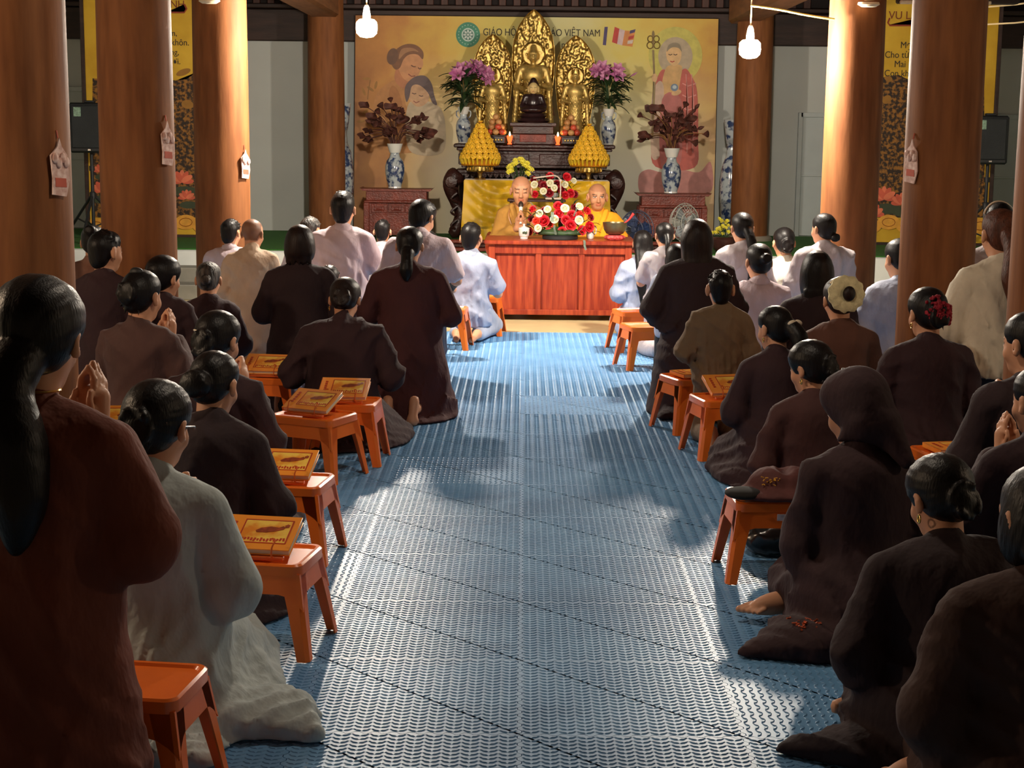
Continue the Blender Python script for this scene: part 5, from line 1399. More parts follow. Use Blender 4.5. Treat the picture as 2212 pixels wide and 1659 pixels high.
# yellow draped offering table in front
OY = 16.35
oz = at(1100, 391, OY).z; ox0, ox1 = at(1003, 391, OY).x, at(1316, 391, OY).x
ow = ox1-ox0; oc = Vector(((ox0+ox1)/2, OY+.2, PZ+.012)); ht = oz-oc.z
ot = thing('offering_table', 'dark offering table under a yellow cloth before the altar', 'table', oc)
MB().cbox((0, 0, ht-.015), (ow-.03, .37, .03), .006).build('table_top', m_ebony, ot)
for sx in (-1, 1):
    for sy in (-1, 1): MB().cbox((sx*(ow/2-.06), sy*.15, (ht-.03)/2), (.05, .05, ht-.03), .006).build('leg', m_ebony, ot)
cl_ = thing('altar_cloth', 'bright yellow satin cloth draped in swags over the offering table', 'cloth', oc)
mb = MB(); nx, nz_ = 60, 22; vs = []; fs = []
for j in range(nz_+1):
    for i in range(nx+1):
        u = i/nx; v = j/nz_; x = -ow/2+ow*u
        y = -.195-.018*math.sin(u*52+2*math.sin(v*4))*v - .03*v
        for c0 in (.25, .75):
            d_ = (u-c0)/.25
            if abs(d_) < 1:
                sag = v*1.5 - .55*(1-d_*d_); y -= .045*(1-d_*d_)*abs(math.sin(10*sag+.5))*(v < .78)
        flare = (1+.05*v)
        vs.append((x*flare, y, ht+.004-(ht-.03)*v))
for j in range(nz_):
    for i in range(nx): a = j*(nx+1)+i; fs.append((a, a+1, a+nx+2, a+nx+1))
o_ = len(vs)
vs2 = [(x, y+.006, z) for x, y, z in vs]
fs += [tuple(k+o_ for k in f[::-1]) for f in fs]
mb.add(vs+vs2, fs); mb.build('front_drape', m_yellow, cl_)
MB().cbox((0, 0, ht+.004), (ow+.004, .39, .006), .002).build('top_cover', m_yellow, cl_)
for sx in (-1, 1): MB().cbox((sx*(ow/2+.004), 0, ht/2+.02), (.006, .38, ht-.04), .002).build('side_drape', m_yellow, cl_)

# ------------------------------------------------------------------ gold statues with flame mandorlas
def mandorla(name, hgt, wid, mat, parent, loc, seed=1):
    rnd = np.random.RandomState(seed); nu, nv = 60, 130
    curls = [(rnd.uniform(-1, 1), rnd.uniform(.05, .95), rnd.uniform(.020, .040)) for _ in range(420)]
    vs = []; fs = []
    def half(v):       # leaf outline
        return wid/2*float(np.interp(v, (0, .08, .2, .35, .5, .62, .72, .80, .87, .93, .97, 1.), (.50, .60, .74, .88, .97, 1., .97, .88, .72, .48, .26, .02)))
    cu = np.array(curls)
    for j in range(nv+1):
        v = j/nv; hw_ = max(half(v), .001)
        for i in range(nu+1):
            u = -1+2*i/nu; x = u*hw_; z = v*hgt
            vs.append((x, u, z))
    P = np.array(vs); X, U, Z = P[:, 0], P[:, 1], P[:, 2]
    cx = cu[:, 0]*np.array([half(q) for q in cu[:, 1]])*.92; cz = cu[:, 1]*hgt
    rel = np.zeros(len(P))
    for a, b_, r_ in zip(cx, cz, cu[:, 2]*wid*1.25):
        d = np.hypot(X-a, (Z-b_)*.8); rel = np.maximum(rel, np.clip(1-d/r_, 0, 1)**.5*r_*.9)
    rim = np.clip((np.abs(U)-.90)/.06, 0, 1); depth = -.02-rel*.8*(1-rim)-rim*.022-.03*(U**2)
    V = [(x, d, z) for x, d, z in zip(X, depth, Z)]
    for j in range(nv):
        for i in range(nu): a = j*(nu+1)+i; fs.append((a, a+1, a+nu+2, a+nu+1))
    o_ = len(V); V2 = [(x, .012, z) for x, z in zip(X, Z)]; V += V2
    fs += [tuple(k+o_ for k in f[::-1]) for f in fs]
    n1 = nu+1
    for j in range(nv):
        for i in (0, nu): a = j*n1+i; q = (a, a+n1, a+n1+o_, a+o_); fs.append(q if i else q[::-1])
    return MB().add(V, fs).build(name, mat, parent, loc)
def deity(name, label, px, ptop, pbot, pw_, Y, fig_h, crown, seed):
    b_ = at(px, pbot, Y); tp_ = at(px, ptop, Y); sc = Y/FPX
    t = thing(name, label, 'statue', (b_.x, Y, ZT), group='gilded standing statues')
    hm_ = tp_.z-ZT; wm = pw_*sc
    MB().lathe([(.11, 0), (.115, .02), (.085, .035), (.095, .05), (.105, .07), (.07, .082)], 24).build('lotus_base', m_gold, t)
    mandorla('mandorla', hm_-.02, wm, m_gold, t, (0, .07, .02), seed)
    s = fig_h
    F = Field(); q = lambda x, y, z: (x*s, y*s, .08+z*s)
    F.cap(q(0, 0, .05), q(0, 0, .42), .115*s, .10*s, .03).ell(q(0, 0, .52), (.11*s, .08*s, .12*s), k=.03).ell(q(0, -.01, .66), (.125*s, .08*s, .11*s), k=.03)
    F.cap(q(-.11, 0, .73), q(.11, 0, .73), .045*s, k=.02).cap(q(0, 0, .74), q(0, -.005, .82), .032*s, .028*s, .01)
    F.ell(q(0, -.015, .875), (.060*s, .066*s, .078*s), k=.012).ell(q(0, -.078, .868), (.008*s, .012*s, .018*s), k=.008).ell(q(0, -.072, .838), (.018*s, .010*s, .006*s), k=.006)
    for sd in (-1, 1): F.ell(q(sd*.024, -.082, .885), (.014*s, .010*s, .008*s), k=.008, sub=True).cap(q(sd*.010, -.076, .900), q(sd*.038, -.066, .898), .005*s, .004*s, .006)
    F.ell(q(0, .0, .955), (.035*s, .035*s, .04*s), k=.02)
    for sd in (-1, 1):
        F.cap(q(sd*.14, 0, .72), q(sd*.18, -.01, .54), .036*s, .036*s, .015).cap(q(sd*.18, -.01, .54), q(sd*.07, -.13, .56 if sd > 0 else .50), .032*s, .022*s, .012)
        F.cap(q(sd*.17, .0, .58), q(sd*.20, .02, .10), .028*s, .035*s, .02); F.ell(q(sd*.058, -.0, .865), (.012*s, .018*s, .035*s), k=.006)
    fr_ = 2*PI/(.032*s)
    F.noise = lambda X, Y_, Z: .0035*np.sin(fr_*(Z*.55-np.abs(X)*1.2))*np.clip((.62*s+.08-Z)*20, 0, 1)+0*Y_
    link('figure', F.mesh('figure', .0095 if s > .8 else .0085, [[(-.08*s, .08*s, .006)], [], [(.08+.80*s, .08+1.02*s, .006)]]), m_goldf, t)
    ring = [(math.sin(a)*.125*s, .03, .08+.89*s+math.cos(a)*.125*s) for a in [i*PI/14 for i in range(28)]]
    MB().tube(ring, .010*s, 6, closed=True).build('halo_ring', m_gold, t); MB().lathe([(.11*s, 0), (.11*s, .008)], 28, (0, .045, .08+.89*s), RX(PI/2)).build('halo_disc', m_goldf, t)
    if crown:
        for i in range(5):
            a = -.9+.45*i; MB().prism([(-.018*s, 0), (.018*s, 0), (.012*s, .05*s), (0, .085*s), (-.012*s, .05*s)], .01, RZ(-a*.8), (math.sin(a)*.055*s, -math.cos(a)*.05*s-.005, .08+.91*s)).build('crown_leaf', m_gold, t)
    return t
deity('gold_statue', 'tall gilded standing Buddha with a flame mandorla in the middle of the altar', 1150, 20, 300, 92, AY+.42, .98, False, 1)
deity('gold_statue', 'gilded crowned deity with mandorla above the altar vase beside the painted mother', 1063, 73, 290, 84, AY+.30, .72, True, 2)
deity('gold_statue', 'gilded crowned deity with mandorla above the altar vase beside the painted monk', 1241, 76, 290, 86, AY+.30, .72, True, 3)

# dark seated Buddha on stepped throne
bp_ = at(1151, 300, AY+.10)
t = thing('seated_buddha', 'small dark seated Buddha statue with a gold face on a stepped throne', 'statue', (bp_.x, AY+.10, ZT))
k = AY/FPX
m_lac = M('dark_lacquer', srgb(44, 26, 28), .3, var=.2, ns=20, coat=.3)
for z0, z1, w_, d_ in ((0, 22, 100, .26), (22, 38, 88, .22), (38, 46, 100, .24)): MB().cbox((0, 0, (z0+z1)/2*k), (w_*k, d_, (z1-z0)*k), .006).build('throne_step', m_ebony, t)
MB().cbox((0, -.132, 13*k), (56*k, .012, 16*k), .004).build('throne_panel', m_carve, t)
for z0, r_ in ((46, 36), (56, 30)): MB().lathe([(r_*k*.85, z0*k), (r_*k, (z0+4)*k), (r_*k*.9, (z0+9)*k), (r_*k*.8, (z0+10)*k)], 24, sy=.75).build('lotus_tier', m_lac, t)
z0 = 66*k; s = .34
F = Field(); q = lambda x, y, z, s=s: (x*s, y*s, z0+z*s)
F.ell(q(0, -.05, .10), (.42*s, .30*s, .12*s), k=.03).ell(q(0, .03, .32), (.22*s, .17*s, .24*s), k=.03).cap(q(-.2, .03, .50), q(.2, .03, .50), .09*s, k=.03)
for sd in (-1, 1): F.cap(q(sd*.26, .03, .48), q(sd*.34, -.02, .22), .08*s, .075*s, .02).cap(q(sd*.34, -.02, .22), q(sd*.06, -.24, .17), .07*s, .05*s, .02)
F.cap(q(0, .02, .52), q(0, 0, .66), .07*s, .065*s, .02)
link('figure', F.mesh('figure', .007), m_lac, t)
q0 = q; q = lambda x, y, z: q0(x*1.3, y*1.3, .74+(z-.74)*1.3); s = s*1.3
F = Field(); F.ell(q(0, -.005, .76), (.115*s, .125*s, .145*s), k=.02).ell(q(0, -.11, .74), (.02*s, .035*s, .04*s), k=.01)
for sd in (-1, 1): F.ell(q(sd*.12, .01, .73), (.025*s, .04*s, .08*s), k=.01)
link('face', F.mesh('face', .005), m_goldp, t)
F = Field(); F.ell(q(0, .05, .83), (.13*s, .115*s, .115*s), k=.02).ell(q(0, .03, .94), (.07*s, .07*s, .07*s), k=.03).ell(q(0, -.17, .76), (.14*s, .13*s, .15*s), k=.01, sub=True)
link('curled_hair', F.mesh('curled_hair', .005), m_lac, t)
for sd in (-1, 1): MB().tube([q(sd*.018, -.128, .775), q(sd*.045, -.128, .770), q(sd*.075, -.108, .775)], .0022, 5).build('eye_line', m_lac, t)
MB().tube([q(-.025, -.125, .685), q(0, -.130, .682), q(.025, -.125, .685)], .002, 5).build('lip_line', m_carve, t)

# ------------------------------------------------------------------ vases, lilies, fruit, candles, towers
VP = [(.30, 0), (.36, .02), (.34, .05), (.46, .20), (.52, .36), (.52, .50), (.44, .62), (.28, .70), (.24, .78), (.28, .88), (.40, .97), (.42, 1.0), (.38, .99), (.24, .88), (.2, .8)]
def vase(label, px, ptop, pbot, Y, z, ears=True, wid=1., group=None, name='porcelain_vase', neck=None):
    h_ = (pbot-ptop)*Y/FPX; p = at(px, pbot, Y); t = thing(name, label, 'vase', (p.x, Y, z), group=group)
    MB().lathe([(r_*h_*.40*wid, zz*h_) for r_, zz in VP], 28, cap=True).build('vase_body', m_porc, t)
    MB().lathe([(.115*h_*wid, .80*h_), (.165*h_*wid, .975*h_), (.17*h_*wid, 1.002*h_), (.15*h_*wid, 1.0*h_)], 24, cap=False).build('vase_neck', neck or m_porcw, t)
    MB().lathe([(.125*h_*wid, -.0), (.146*h_*wid, .006), (.142*h_*wid, .045*h_)], 24).build('foot_ring', m_porcw, t)
    if ears:
        for sd in (-1, 1): MB().tube(catmull([(sd*.10*h_, 0, .90*h_), (sd*.19*h_, 0, .88*h_), (sd*.19*h_, 0, .76*h_), (sd*.13*h_, 0, .70*h_)], 5), .018*h_, 6).build('ear_handle', m_porc, t)
    return t, h_
m_lily = M('pink_lily', srgb(196, 96, 160), .5, var=.25, ns=18, col2=srgb(226, 160, 196))
def lily_mesh():
    mb = MB()
    for i in range(6):
        a = i*PI/3; R_ = RZ(a); vs = []; fs = []
        for j in range(6):
            u = j/5; r_ = .01+.05*u**1.3; z = .055*u-.03*max(0, u-.6)*2.2; w_ = .017*math.sin(PI*(u*.86+.1))+.001
            for e in (-1, 0, 1): vs.append(R_ @ Vector((r_, e*w_, z+.004*abs(e))))
        for j in range(5):
            for e in range(2): q_ = j*3+e; fs.append((q_, q_+1, q_+4, q_+3))
        o_ = len(vs); vs += [v+Vector((0, 0, -.0015)) for v in vs]; fs += [tuple(k_+o_ for k_ in f[::-1]) for f in fs]
        mb.add(vs, fs)
    for i in range(4): a = i*1.6; mb.tube([(0, 0, 0), (math.cos(a)*.012, math.sin(a)*.012, .06)], .0015, 4)
    return mb.mesh('lily')
lilm = lily_mesh()
lf = MB(); vs = []; fs = []
for j in range(7):
    u = j/6
    for e in (-1, 0, 1): vs.append((e*.014*math.sin(PI*(u*.9+.06)), .11*u, .03*u-.06*u*u+.003*abs(e)))
for j in range(6):
    for e in range(2): q_ = j*3+e; fs.append((q_, q_+1, q_+4, q_+3))
o_ = len(vs); vs += [(x, y, z-.0015) for x, y, z in vs]; fs += [tuple(k_+o_ for k_ in f[::-1]) for f in fs]
leafm = lf.add(vs, fs).mesh('leaf')
def lilies(label, vt, h_, seed, spread):
    rnd = random.Random(seed); t = thing('lily_bouquet', label, 'flowers', vt.location+Vector((0, 0, h_*1.0)), group='lily bouquets on the altar')
    for i in range(12):
        a = rnd.uniform(0, 6.28); r_ = rnd.uniform(.03, spread); z = rnd.uniform(.26, .42)
        tip = Vector((math.cos(a)*r_, math.sin(a)*r_*.5, z)); mid = tip*.5+Vector((0, 0, .05))
        MB().tube(catmull([(rnd.uniform(-.02, .02), 0, -.04), mid, tip], 4), .004, 5).build('stem', m_leaf, t)
        d = Vector((math.cos(a)*.8, -.6+math.sin(a)*.3, .4)).normalized()
        if i < 9: link('lily', lilm, m_lily, t, tip, d.to_track_quat('Z', 'Y').to_euler(), rnd.uniform(1.3, 1.8))
        else: MB().tube([tip, tip+d*.05, tip+d*.09], [.006, .011, .002], 8).build('bud', m_lily, t)
    for i in range(90):
        a = rnd.uniform(0, 6.28); z = rnd.uniform(.02, .34); d = Vector((math.cos(a), math.sin(a)*.6, rnd.uniform(-.2, .7))).normalized()
        link('leaf', leafm, m_leaf, t, Vector((math.cos(a)*.03*(1+z*4), math.sin(a)*.03, z)), d.to_track_quat('Y', 'Z').to_euler(), rnd.uniform(1.2, 1.9))
v1, h1 = vase('blue and white altar vase of lilies beside the tower near the painted mother', 1001, 233, 310, AY+.12, ZT, True, 1., 'altar vases')
lilies('pink lilies with dark leaves in the altar vase near the painted mother', v1, h1, 3, .26)
v2, h2 = vase('blue and white altar vase of lilies beside the tower near the painted monk', 1314, 237, 313, AY+.12, ZT, True, 1., 'altar vases')
lilies('pink lilies with dark leaves in the altar vase near the painted monk', v2, h2, 6, .30)
# fruit
m_fruit = M('peach_skin', srgb(206, 140, 84), .45, var=.2, ns=8, col2=srgb(216, 164, 104))
m_fruitr = M('red_apple_skin', srgb(206, 84, 60), .35, var=.25, ns=8)
fm_ = MB().ball((0, 0, 0), (.0345, .0345, .032), 14, 10); fm_.tube([(0, 0, .030), (.004, 0, .045)], .003, 5); fr_me = [fm_.mesh('fruit'), None]; fr_me[1] = fr_me[0].copy(); fr_me[0].materials.append(m_fruit); fr_me[1].materials.append(m_fruitr)
for px, where in ((1071, 'near the painted mother'), (1233, 'near the painted monk')):
    p = at(px, 300, AY-.10); zz = ZT
    t = thing('offering_box', 'small dark inlaid offering box under the fruit ' + where, 'box', (p.x, AY-.10, zz), group='offering boxes')
    MB().cbox((0, 0, .045), (.20, .16, .075), .006).build('box_body', m_lac, t); MB().cbox((0, 0, .086), (.235, .21, .014), .004).build('box_lid', m_lac, t)
    for i in range(5): MB().ball((-.06+.03*i, -.082, .045), (.011, .004, .015), 8, 6).build('inlay', m_gold, t)
    lv = zz+.093
    for ly, (n_, r_) in enumerate(((7, .081), (5, .060), (3, .041), (1, 0.))):
        for i in range(n_):
            if ly == 3: xx, yy = 0, 0
            else: a = 2*PI*i/n_+.4*ly-PI/2; xx, yy = math.cos(a)*r_, math.sin(a)*r_
            red = (i + ly) % 5 == 1
            o = link('fruit', fr_me[1 if red else 0], None, None, (p.x+xx, AY-.10+yy, lv+.033+ly*.052), (0, 0, i))
            tag(o, ('red' if red else 'pale orange') + ' round fruit in the offering pyramid ' + where, 'fruit', 'offering fruit ' + where)
        
# glowing candle glasses
m_cg = M('lit_red_glass', srgb(255, 70, 30), .25, var=.2, ns=30, emit=3.)
m_flame = M('flame', srgb(255, 220, 140), .5, emit=25.)
for px, where in ((1101, 'near the painted mother'), (1205, 'near the painted monk')):
    p = at(px, 305, AY-.16)
    t = thing('candle_glass', 'glowing red candle glass on the altar edge ' + where, 'candle', (p.x, AY-.16, ZT), group='red candle glasses')
    MB().lathe([(.022, 0), (.024, .006), (.014, .014), (.022, .04), (.031, .075), (.029, .09), (.024, .088)], 16).build('glass', m_cg, t)
    MB().lathe([(.004, .085), (.010, .10), (.006, .118), (.001, .132)], 10).build('flame', m_flame, t)
# yellow flower towers on gold stands
m_ytow = M('yellow_paper_flower', srgb(240, 190, 50), .42, var=.15, ns=20); m_ytow2 = M('gold_yellow_petal', srgb(224, 186, 40), .45, var=.15, ns=14)
rm = MB()
for i in range(10): a = i*PI/5; rm.ball((math.cos(a)*.020, math.sin(a)*.020, .0), (.0095, .0085, .008), 7, 5, RZ(a))
rm.lathe([(.018, -.008), (.021, 0), (.010, .004), (.008, -.002)], 12)
ros = rm.mesh('rosette'); pet = MB().ball((0, 0, 0), (.02, .012, .05), 8, 6).mesh('petal')
for px, top_, where in ((1037, 268, 'near the painted mother'), (1271, 272, 'near the painted monk')):
    Yt = OY+.18; p = at(px, 391, Yt); k = Yt/FPX
    t = thing('flower_tower', 'tiered yellow flower offering tower on a gold stand ' + where, 'flower tower', (p.x, Yt, oz+.008), group='yellow offering towers')
    zb = (391-375)*k
    MB().lathe([(.055, 0), (.058, .012), (.022, .02), (.020, zb*.7), (.03, zb), (.135, zb+.004), (.14, zb+.014)], 24).build('gold_stand', m_gold, t)
    MB().lathe([(.125, zb+.014), (.130, zb+.02), (.130, zb+13*k), (.12, zb+13.5*k)], 28).build('gold_drum', m_gold, t)
    for i in range(20): a = i*2*PI/20; MB().prism([(-.012, 0), (.012, 0), (.009, .04), (0, .052), (-.009, .04)], .006, RZ(a+PI/2), (math.cos(a)*.132, math.sin(a)*.132, zb+.012)).build('drum_leaf', m_gold, t)
    z1 = zb+14*k; hcone = (391-top_)*k-z1
    MB().lathe([(.20, z1), (.19, z1+.01), (.165, z1+.07), (.03, z1+hcone*.93), (.012, z1+hcone)], 24).build('core', M('tower_core', srgb(176, 110, 20), .5), t)
    for i in range(26):
        a = i*2*PI/26; link('petal', pet, m_ytow2, t, (math.cos(a)*.185, math.sin(a)*.185, z1+.045), (0, .35, a), 1.15)
    for lv in range(7):
        u = lv/6.5; r_ = .172*(1-u)+.028; zz = z1+.095+(hcone-.12)*u; n_ = max(5, int(2*PI*r_/.060))
        for i in range(n_):
            a = 2*PI*(i+.5*(lv % 2))/n_; d = Vector((math.cos(a), math.sin(a), .28)); link('rosette', ros, m_ytow, t, (math.cos(a)*r_, math.sin(a)*r_, zz), d.to_track_quat('Z', 'Y').to_euler(), 1.2)
    link('rosette', ros, m_ytow, t, (0, 0, z1+hcone), None, .9)

# ------------------------------------------------------------------ roses
def rose_mesh():
    mb = MB()
    for ring_, (n_, r0, r1, z1, ph) in enumerate(((3, .004, .007, .030, 0), (4, .008, .014, .028, .5), (5, .012, .022, .024, .2), (6, .016, .030, .016, .7))):
        for i in range(n_):
            a = 2*PI*i/n_+ph; da = PI/n_*1.35; vs = []; fs = []
            for j in range(4):
                u = j/3
                for e in range(5):
                    q_ = a+da*(e-2)/2; r_ = r0+(r1-r0)*u**.8+.004*(u > .9)*(ring_ > 1); zz = z1*u*(1-.10*abs(e-2)**1.3*u)-.004*(u > .9)*(ring_ > 1)
                    vs.append((math.cos(q_)*r_, math.sin(q_)*r_, zz))
            for j in range(3):
                for e in range(4): k_ = j*5+e; fs.append((k_, k_+1, k_+6, k_+5))
            mb.add(vs, fs)
    mb.ball((0, 0, .006), (.014, .014, .012), 8, 6)
    me = bpy.data.meshes.new('rose'); me.from_pydata(mb.v, [], mb.f); me.polygons.foreach_set('use_smooth', [True]*len(me.polygons)); me.update(); return me
m_rose = M('red_rose_petal', srgb(206, 24, 40), .5, var=.25, ns=30); m_roseo = M('orange_red_rose', srgb(226, 62, 40), .5, var=.2, ns=30); m_rosed = M('dark_red_rose', srgb(140, 18, 30), .5, var=.25, ns=30); m_rosew = M('cream_rose', srgb(240, 236, 206), .5, var=.06)
RM = {}
for k_, m_ in (('r', m_rose), ('o', m_roseo), ('d', m_rosed), ('w', m_rosew)): RM[k_] = rose_mesh(); RM[k_].materials.append(m_)
m_euc = M('eucalyptus', srgb(132, 150, 134), .6, var=.2, ns=20)
def roses(t, spots, Y0, z0, sc=1.3, parent_y=.0):
    o3_ = t.location
    for px, py, dy, kd, s_ in spots:
        p = at(px, py, Y0+dy); d = Vector(((p.x-o3_.x)*1.2, -.5+dy*1.5, max(.08, (p.z-o3_.z-.05)*1.4))).normalized()
        link('rose', RM[kd], None, t, p-o3_, d.to_track_quat('Z', 'Y').to_euler(), s_)
        MB().tube([(0, 0, .02), (p-o3_)*.6+Vector((0, .02, 0)), p-o3_], .0025, 4).build('stem', m_leaf, t)
FY = TY+.20
fa = thing('rose_arrangement', 'low red and white rose arrangement in the middle of the red table', 'flowers', ontab(1210, FY))
MB().lathe([(.12, 0), (.15, .004), (.15, .03), (.12, .04)], 20).build('tray', m_black, fa)
F = Field(); F.ell((0, 0, .05), (.19, .12, .055), k=.02); F.floor = .035; link('moss_base', F.mesh('moss_base', .012), m_leaf, fa)
rnd = random.Random(12)
sp_ = [(1164, 496, 0, 'd', 1.25), (1186, 503, -.05, 'r', 1.25), (1214, 500, -.08, 'r', 1.2), (1176, 478, -.02, 'r', 1.5), (1159, 478, -.02, 'o', 1.1), (1232, 487, -.06, 'r', 1.5), (1256, 498, -.02, 'r', 1.3), (1272, 490, 0, 'r', 1.4), (1222, 476, -.04, 'r', 1.3), (1207, 462, 0, 'r', 1.3), (1206, 446, .02, 'r', 1.3), (1235, 466, .0, 'r', 1.4), (1252, 465, .02, 'o', 1.2), (1152, 452, .02, 'r', 1.0), (1148, 472, .04, 'd', 1.0), (1267, 456, .03, 'r', 1.1), (1242, 450, .04, 'd', 1.2), (1176, 455, .03, 'd', 1.0), (1205, 472, .0, 'd', 1.1), (1190, 484, 0, 'o', 1.0), (1240, 478, 0, 'd', 1.0), (1145, 500, .02, 'd', 1.1), (1275, 470, .04, 'd', 1.0),
       (1166, 462, 0, 'w', 1.05), (1183, 453, 0, 'w', 1.0), (1220, 451, -.01, 'w', 1.15), (1251, 447, 0, 'w', 1.05), (1198, 474, -.05, 'w', 1.1), (1250, 476, -.05, 'w', 1.15), (1163, 493, -.06, 'w', 1.0)]
roses(fa, sp_, FY, TT)
for i in range(30):
    px = rnd.uniform(1145, 1280); py = rnd.uniform(440, 505); p = at(px, py, FY+rnd.uniform(0, .06)); d = Vector((p.x-fa.location.x, -.15, rnd.uniform(-.1, .3))).normalized()
    link('leaf', leafm, m_leaf, fa, p-fa.location, d.to_track_quat('Y', 'Z').to_euler(), .8)
euc = MB()
for i in range(9):
    for sd in (-1, 1): euc.ball((sd*.012, .015*i, .004*math.sin(i)), (.012, .009, .003), 7, 5, RZ(sd*.5))
euc.tube([(0, 0, 0), (0, .14, 0)], .0022, 5); eucm = euc.mesh('eucalyptus_sprig')
for px, py, ax_, az in ((1193, 478, 0, 1), (1200, 506, -.2, 1), (1248, 503, .6, .7), (1160, 452, -.6, .6), (1262, 520, .15, -1), (1240, 466, .3, .9)):
    p = at(px, py, FY-.13 if az > 0 else FY-.235); d = Vector((ax_, -.15, az)); link('eucalyptus_sprig', eucm, m_euc, fa, p-fa.location, d.to_track_quat('Y', 'Z').to_euler(), .6)

# dark side stand behind the monks with lamp, roses and chrysanthemums
SY = 15.35
sz_ = at(1190, 431, SY).z; sx0, sx1 = at(1096, 431, SY).x, at(1222, 431, SY).x
st_ = thing('flower_stand', 'narrow dark wooden stand behind the monks holding flowers and a lamp', 'stand', ((sx0+sx1)/2, SY+.12, PZ+.012))
hs = sz_-PZ-.012
MB().cbox((0, 0, hs-.012), (sx1-sx0, .30, .024), .005).build('stand_top', m_ebony, st_)
for sx in (-1, 1):
    for sy in (-1, 1): MB().cbox((sx*((sx1-sx0)/2-.04), sy*.11, (hs-.024)/2), (.035, .035, hs-.024), .004).build('leg', m_ebony, st_)
ra = thing('rose_arrangement', 'dark red and white rose arrangement under the white desk lamp', 'flowers', (at(1190, 431, SY).x, SY+.16, sz_))
MB().lathe([(.05, 0), (.08, .03), (.09, .06)], 18).build('bowl', m_porcw, ra)
sp_ = [(1170, 398, 0, 'd', 1.2), (1188, 381, .02, 'r', 1.2), (1224, 383, 0, 'r', 1.3), (1175, 401, -.02, 'd', 1.3), (1203, 397, 0, 'd', 1.1), (1187, 417, -.04, 'd', 1.3), (1156, 420, -.02, 'r', 1.1), (1232, 418, -.03, 'r', 1.3), (1221, 422, -.05, 'r', 1.2), (1241, 420, 0, 'd', 1.1), (1153, 388, .02, 'd', 1.0), (1212, 410, -.02, 'd', 1.2), (1155, 399, -.03, 'w', 1.1), (1188, 396, -.03, 'w', 1.1), (1197, 406, -.05, 'w', 1.0), (1174, 413, -.06, 'w', 1.05), (1220, 399, -.03, 'w', 1.0), (1239, 391, 0, 'w', .9)]
roses(ra, sp_, SY+.10, sz_)
for i in range(34):
    px = rnd.uniform(1150, 1240); py = rnd.uniform(380, 424); p = at(px, py, SY+.14); d = Vector((p.x-ra.location.x, -.1, rnd.uniform(-.1, .3))).normalized()
    link('leaf', leafm, m_leaf, ra, p-ra.location, d.to_track_quat('Y', 'Z').to_euler(), .8)
m_chr = M('yellow_chrysanthemum', srgb(226, 214, 70), .55, var=.2, ns=30)
cm = MB()
for i in range(22):
    a = i*2.4; e = .2+1.2*(i/22); cm.ball((math.cos(a)*math.cos(e)*.018, math.sin(a)*math.cos(e)*.018, .004+math.sin(e)*.012), (.011, .0045, .004), 6, 4, RZ(a) @ RY(-e*.6))
chm = cm.mesh('chrysanthemum')
ca_ = thing('chrysanthemum_bunch', 'bunch of yellow chrysanthemums rising behind the ochre robed monk', 'flowers', (at(1122, 431, SY).x, SY+.12, sz_))
MB().lathe([(.045, 0), (.06, .05), (.05, .13), (.06, .15)], 18).build('pot', m_porcw, ca_)
for i in range(30):
    a = rnd.uniform(0, 6.28); r_ = rnd.uniform(.02, .13); p = Vector((math.cos(a)*r_, math.sin(a)*r_*.6, .19+.17*(1-(r_/.14)**2)+rnd.uniform(-.03, .03)))
    d = Vector((p.x*3, -.5+p.y, .5)).normalized(); link('chrysanthemum', chm, m_chr, ca_, p, d.to_track_quat('Z', 'Y').to_euler(), rnd.uniform(1., 1.4))
    MB().tube([(0, 0, .12), p*.7+Vector((0, 0, .04)), p], .0025, 4).build('stem', m_leaf, ca_)
m_lampw = M('cream_enamel', srgb(226, 206, 190), .35)
lp = at(1205, 430, SY-.02); t = thing('desk_lamp', 'slim cream desk lamp bent over the roses behind the monks', 'lamp', (lp.x, SY-.02, sz_))
k = SY/FPX
MB().cbox((-.04, 0, .010), (36*k, .09, .018), .006).build('lamp_base', m_lampw, t)
MB().tube(catmull([(.02, 0, .015), (.025, 0, 20*k), (.022, 0, 38*k), (.0, 0, 48*k), (-.05, 0, 52*k)], 6), .0065, 8).build('lamp_arm', m_lampw, t)
MB().cbox((-.14, 0, 48.5*k), (.20, .035, .014), .005, RY(-.14)).build('lamp_head', m_lampw, t)
MB().lathe([(.012, -.02), (.015, 0), (.012, .02)], 12, (.024, 0, 41*k), RX(PI/2)).build('lamp_joint', m_lampw, t)

# ------------------------------------------------------------------ side cabinets, big vases with dried lotus
m_dry = M('dried_brown', srgb(84, 44, 34), .7, var=.35, ns=20); m_dry2 = M('dried_tan', srgb(132, 92, 50), .7, var=.3, ns=20)
pod = MB().lathe([(.004, -.04), (.012, -.02), (.030, .006), (.032, .014), (.026, .018)], 14); pod.add([], [])
for i in range(6): a = i*PI/3; pod.ball((math.cos(a)*.016, math.sin(a)*.016, .018), .005, 6, 4)
podm = pod.mesh('lotus_pod')
budm = MB().lathe([(.003, -.01), (.016, .012), (.018, .03), (.010, .05), (.001, .065)], 12).mesh('lotus_bud')
def lotus_leafm():
    mb = MB(); vs = []; fs = []; n_ = 16
    for j in range(5):
        for i in range(n_):
            a = 2*PI*i/n_; r_ = .10*j/4; vs.append((math.cos(a)*r_, math.sin(a)*r_*.6, .03*math.sin(3*a)*(j/4)**2+.05*(j/4)**2))
    for j in range(4):
        for i in range(n_): k_ = (i+1) % n_; fs.append((j*n_+i, j*n_+k_, (j+1)*n_+k_, (j+1)*n_+i))
    o_ = len(vs); vs += [(x, y, z-.002) for x, y, z in vs]; fs += [tuple(q_+o_ for q_ in f[::-1]) for f in fs]
    return mb.add(vs, fs).mesh('dried_leaf')
dlm = lotus_leafm()
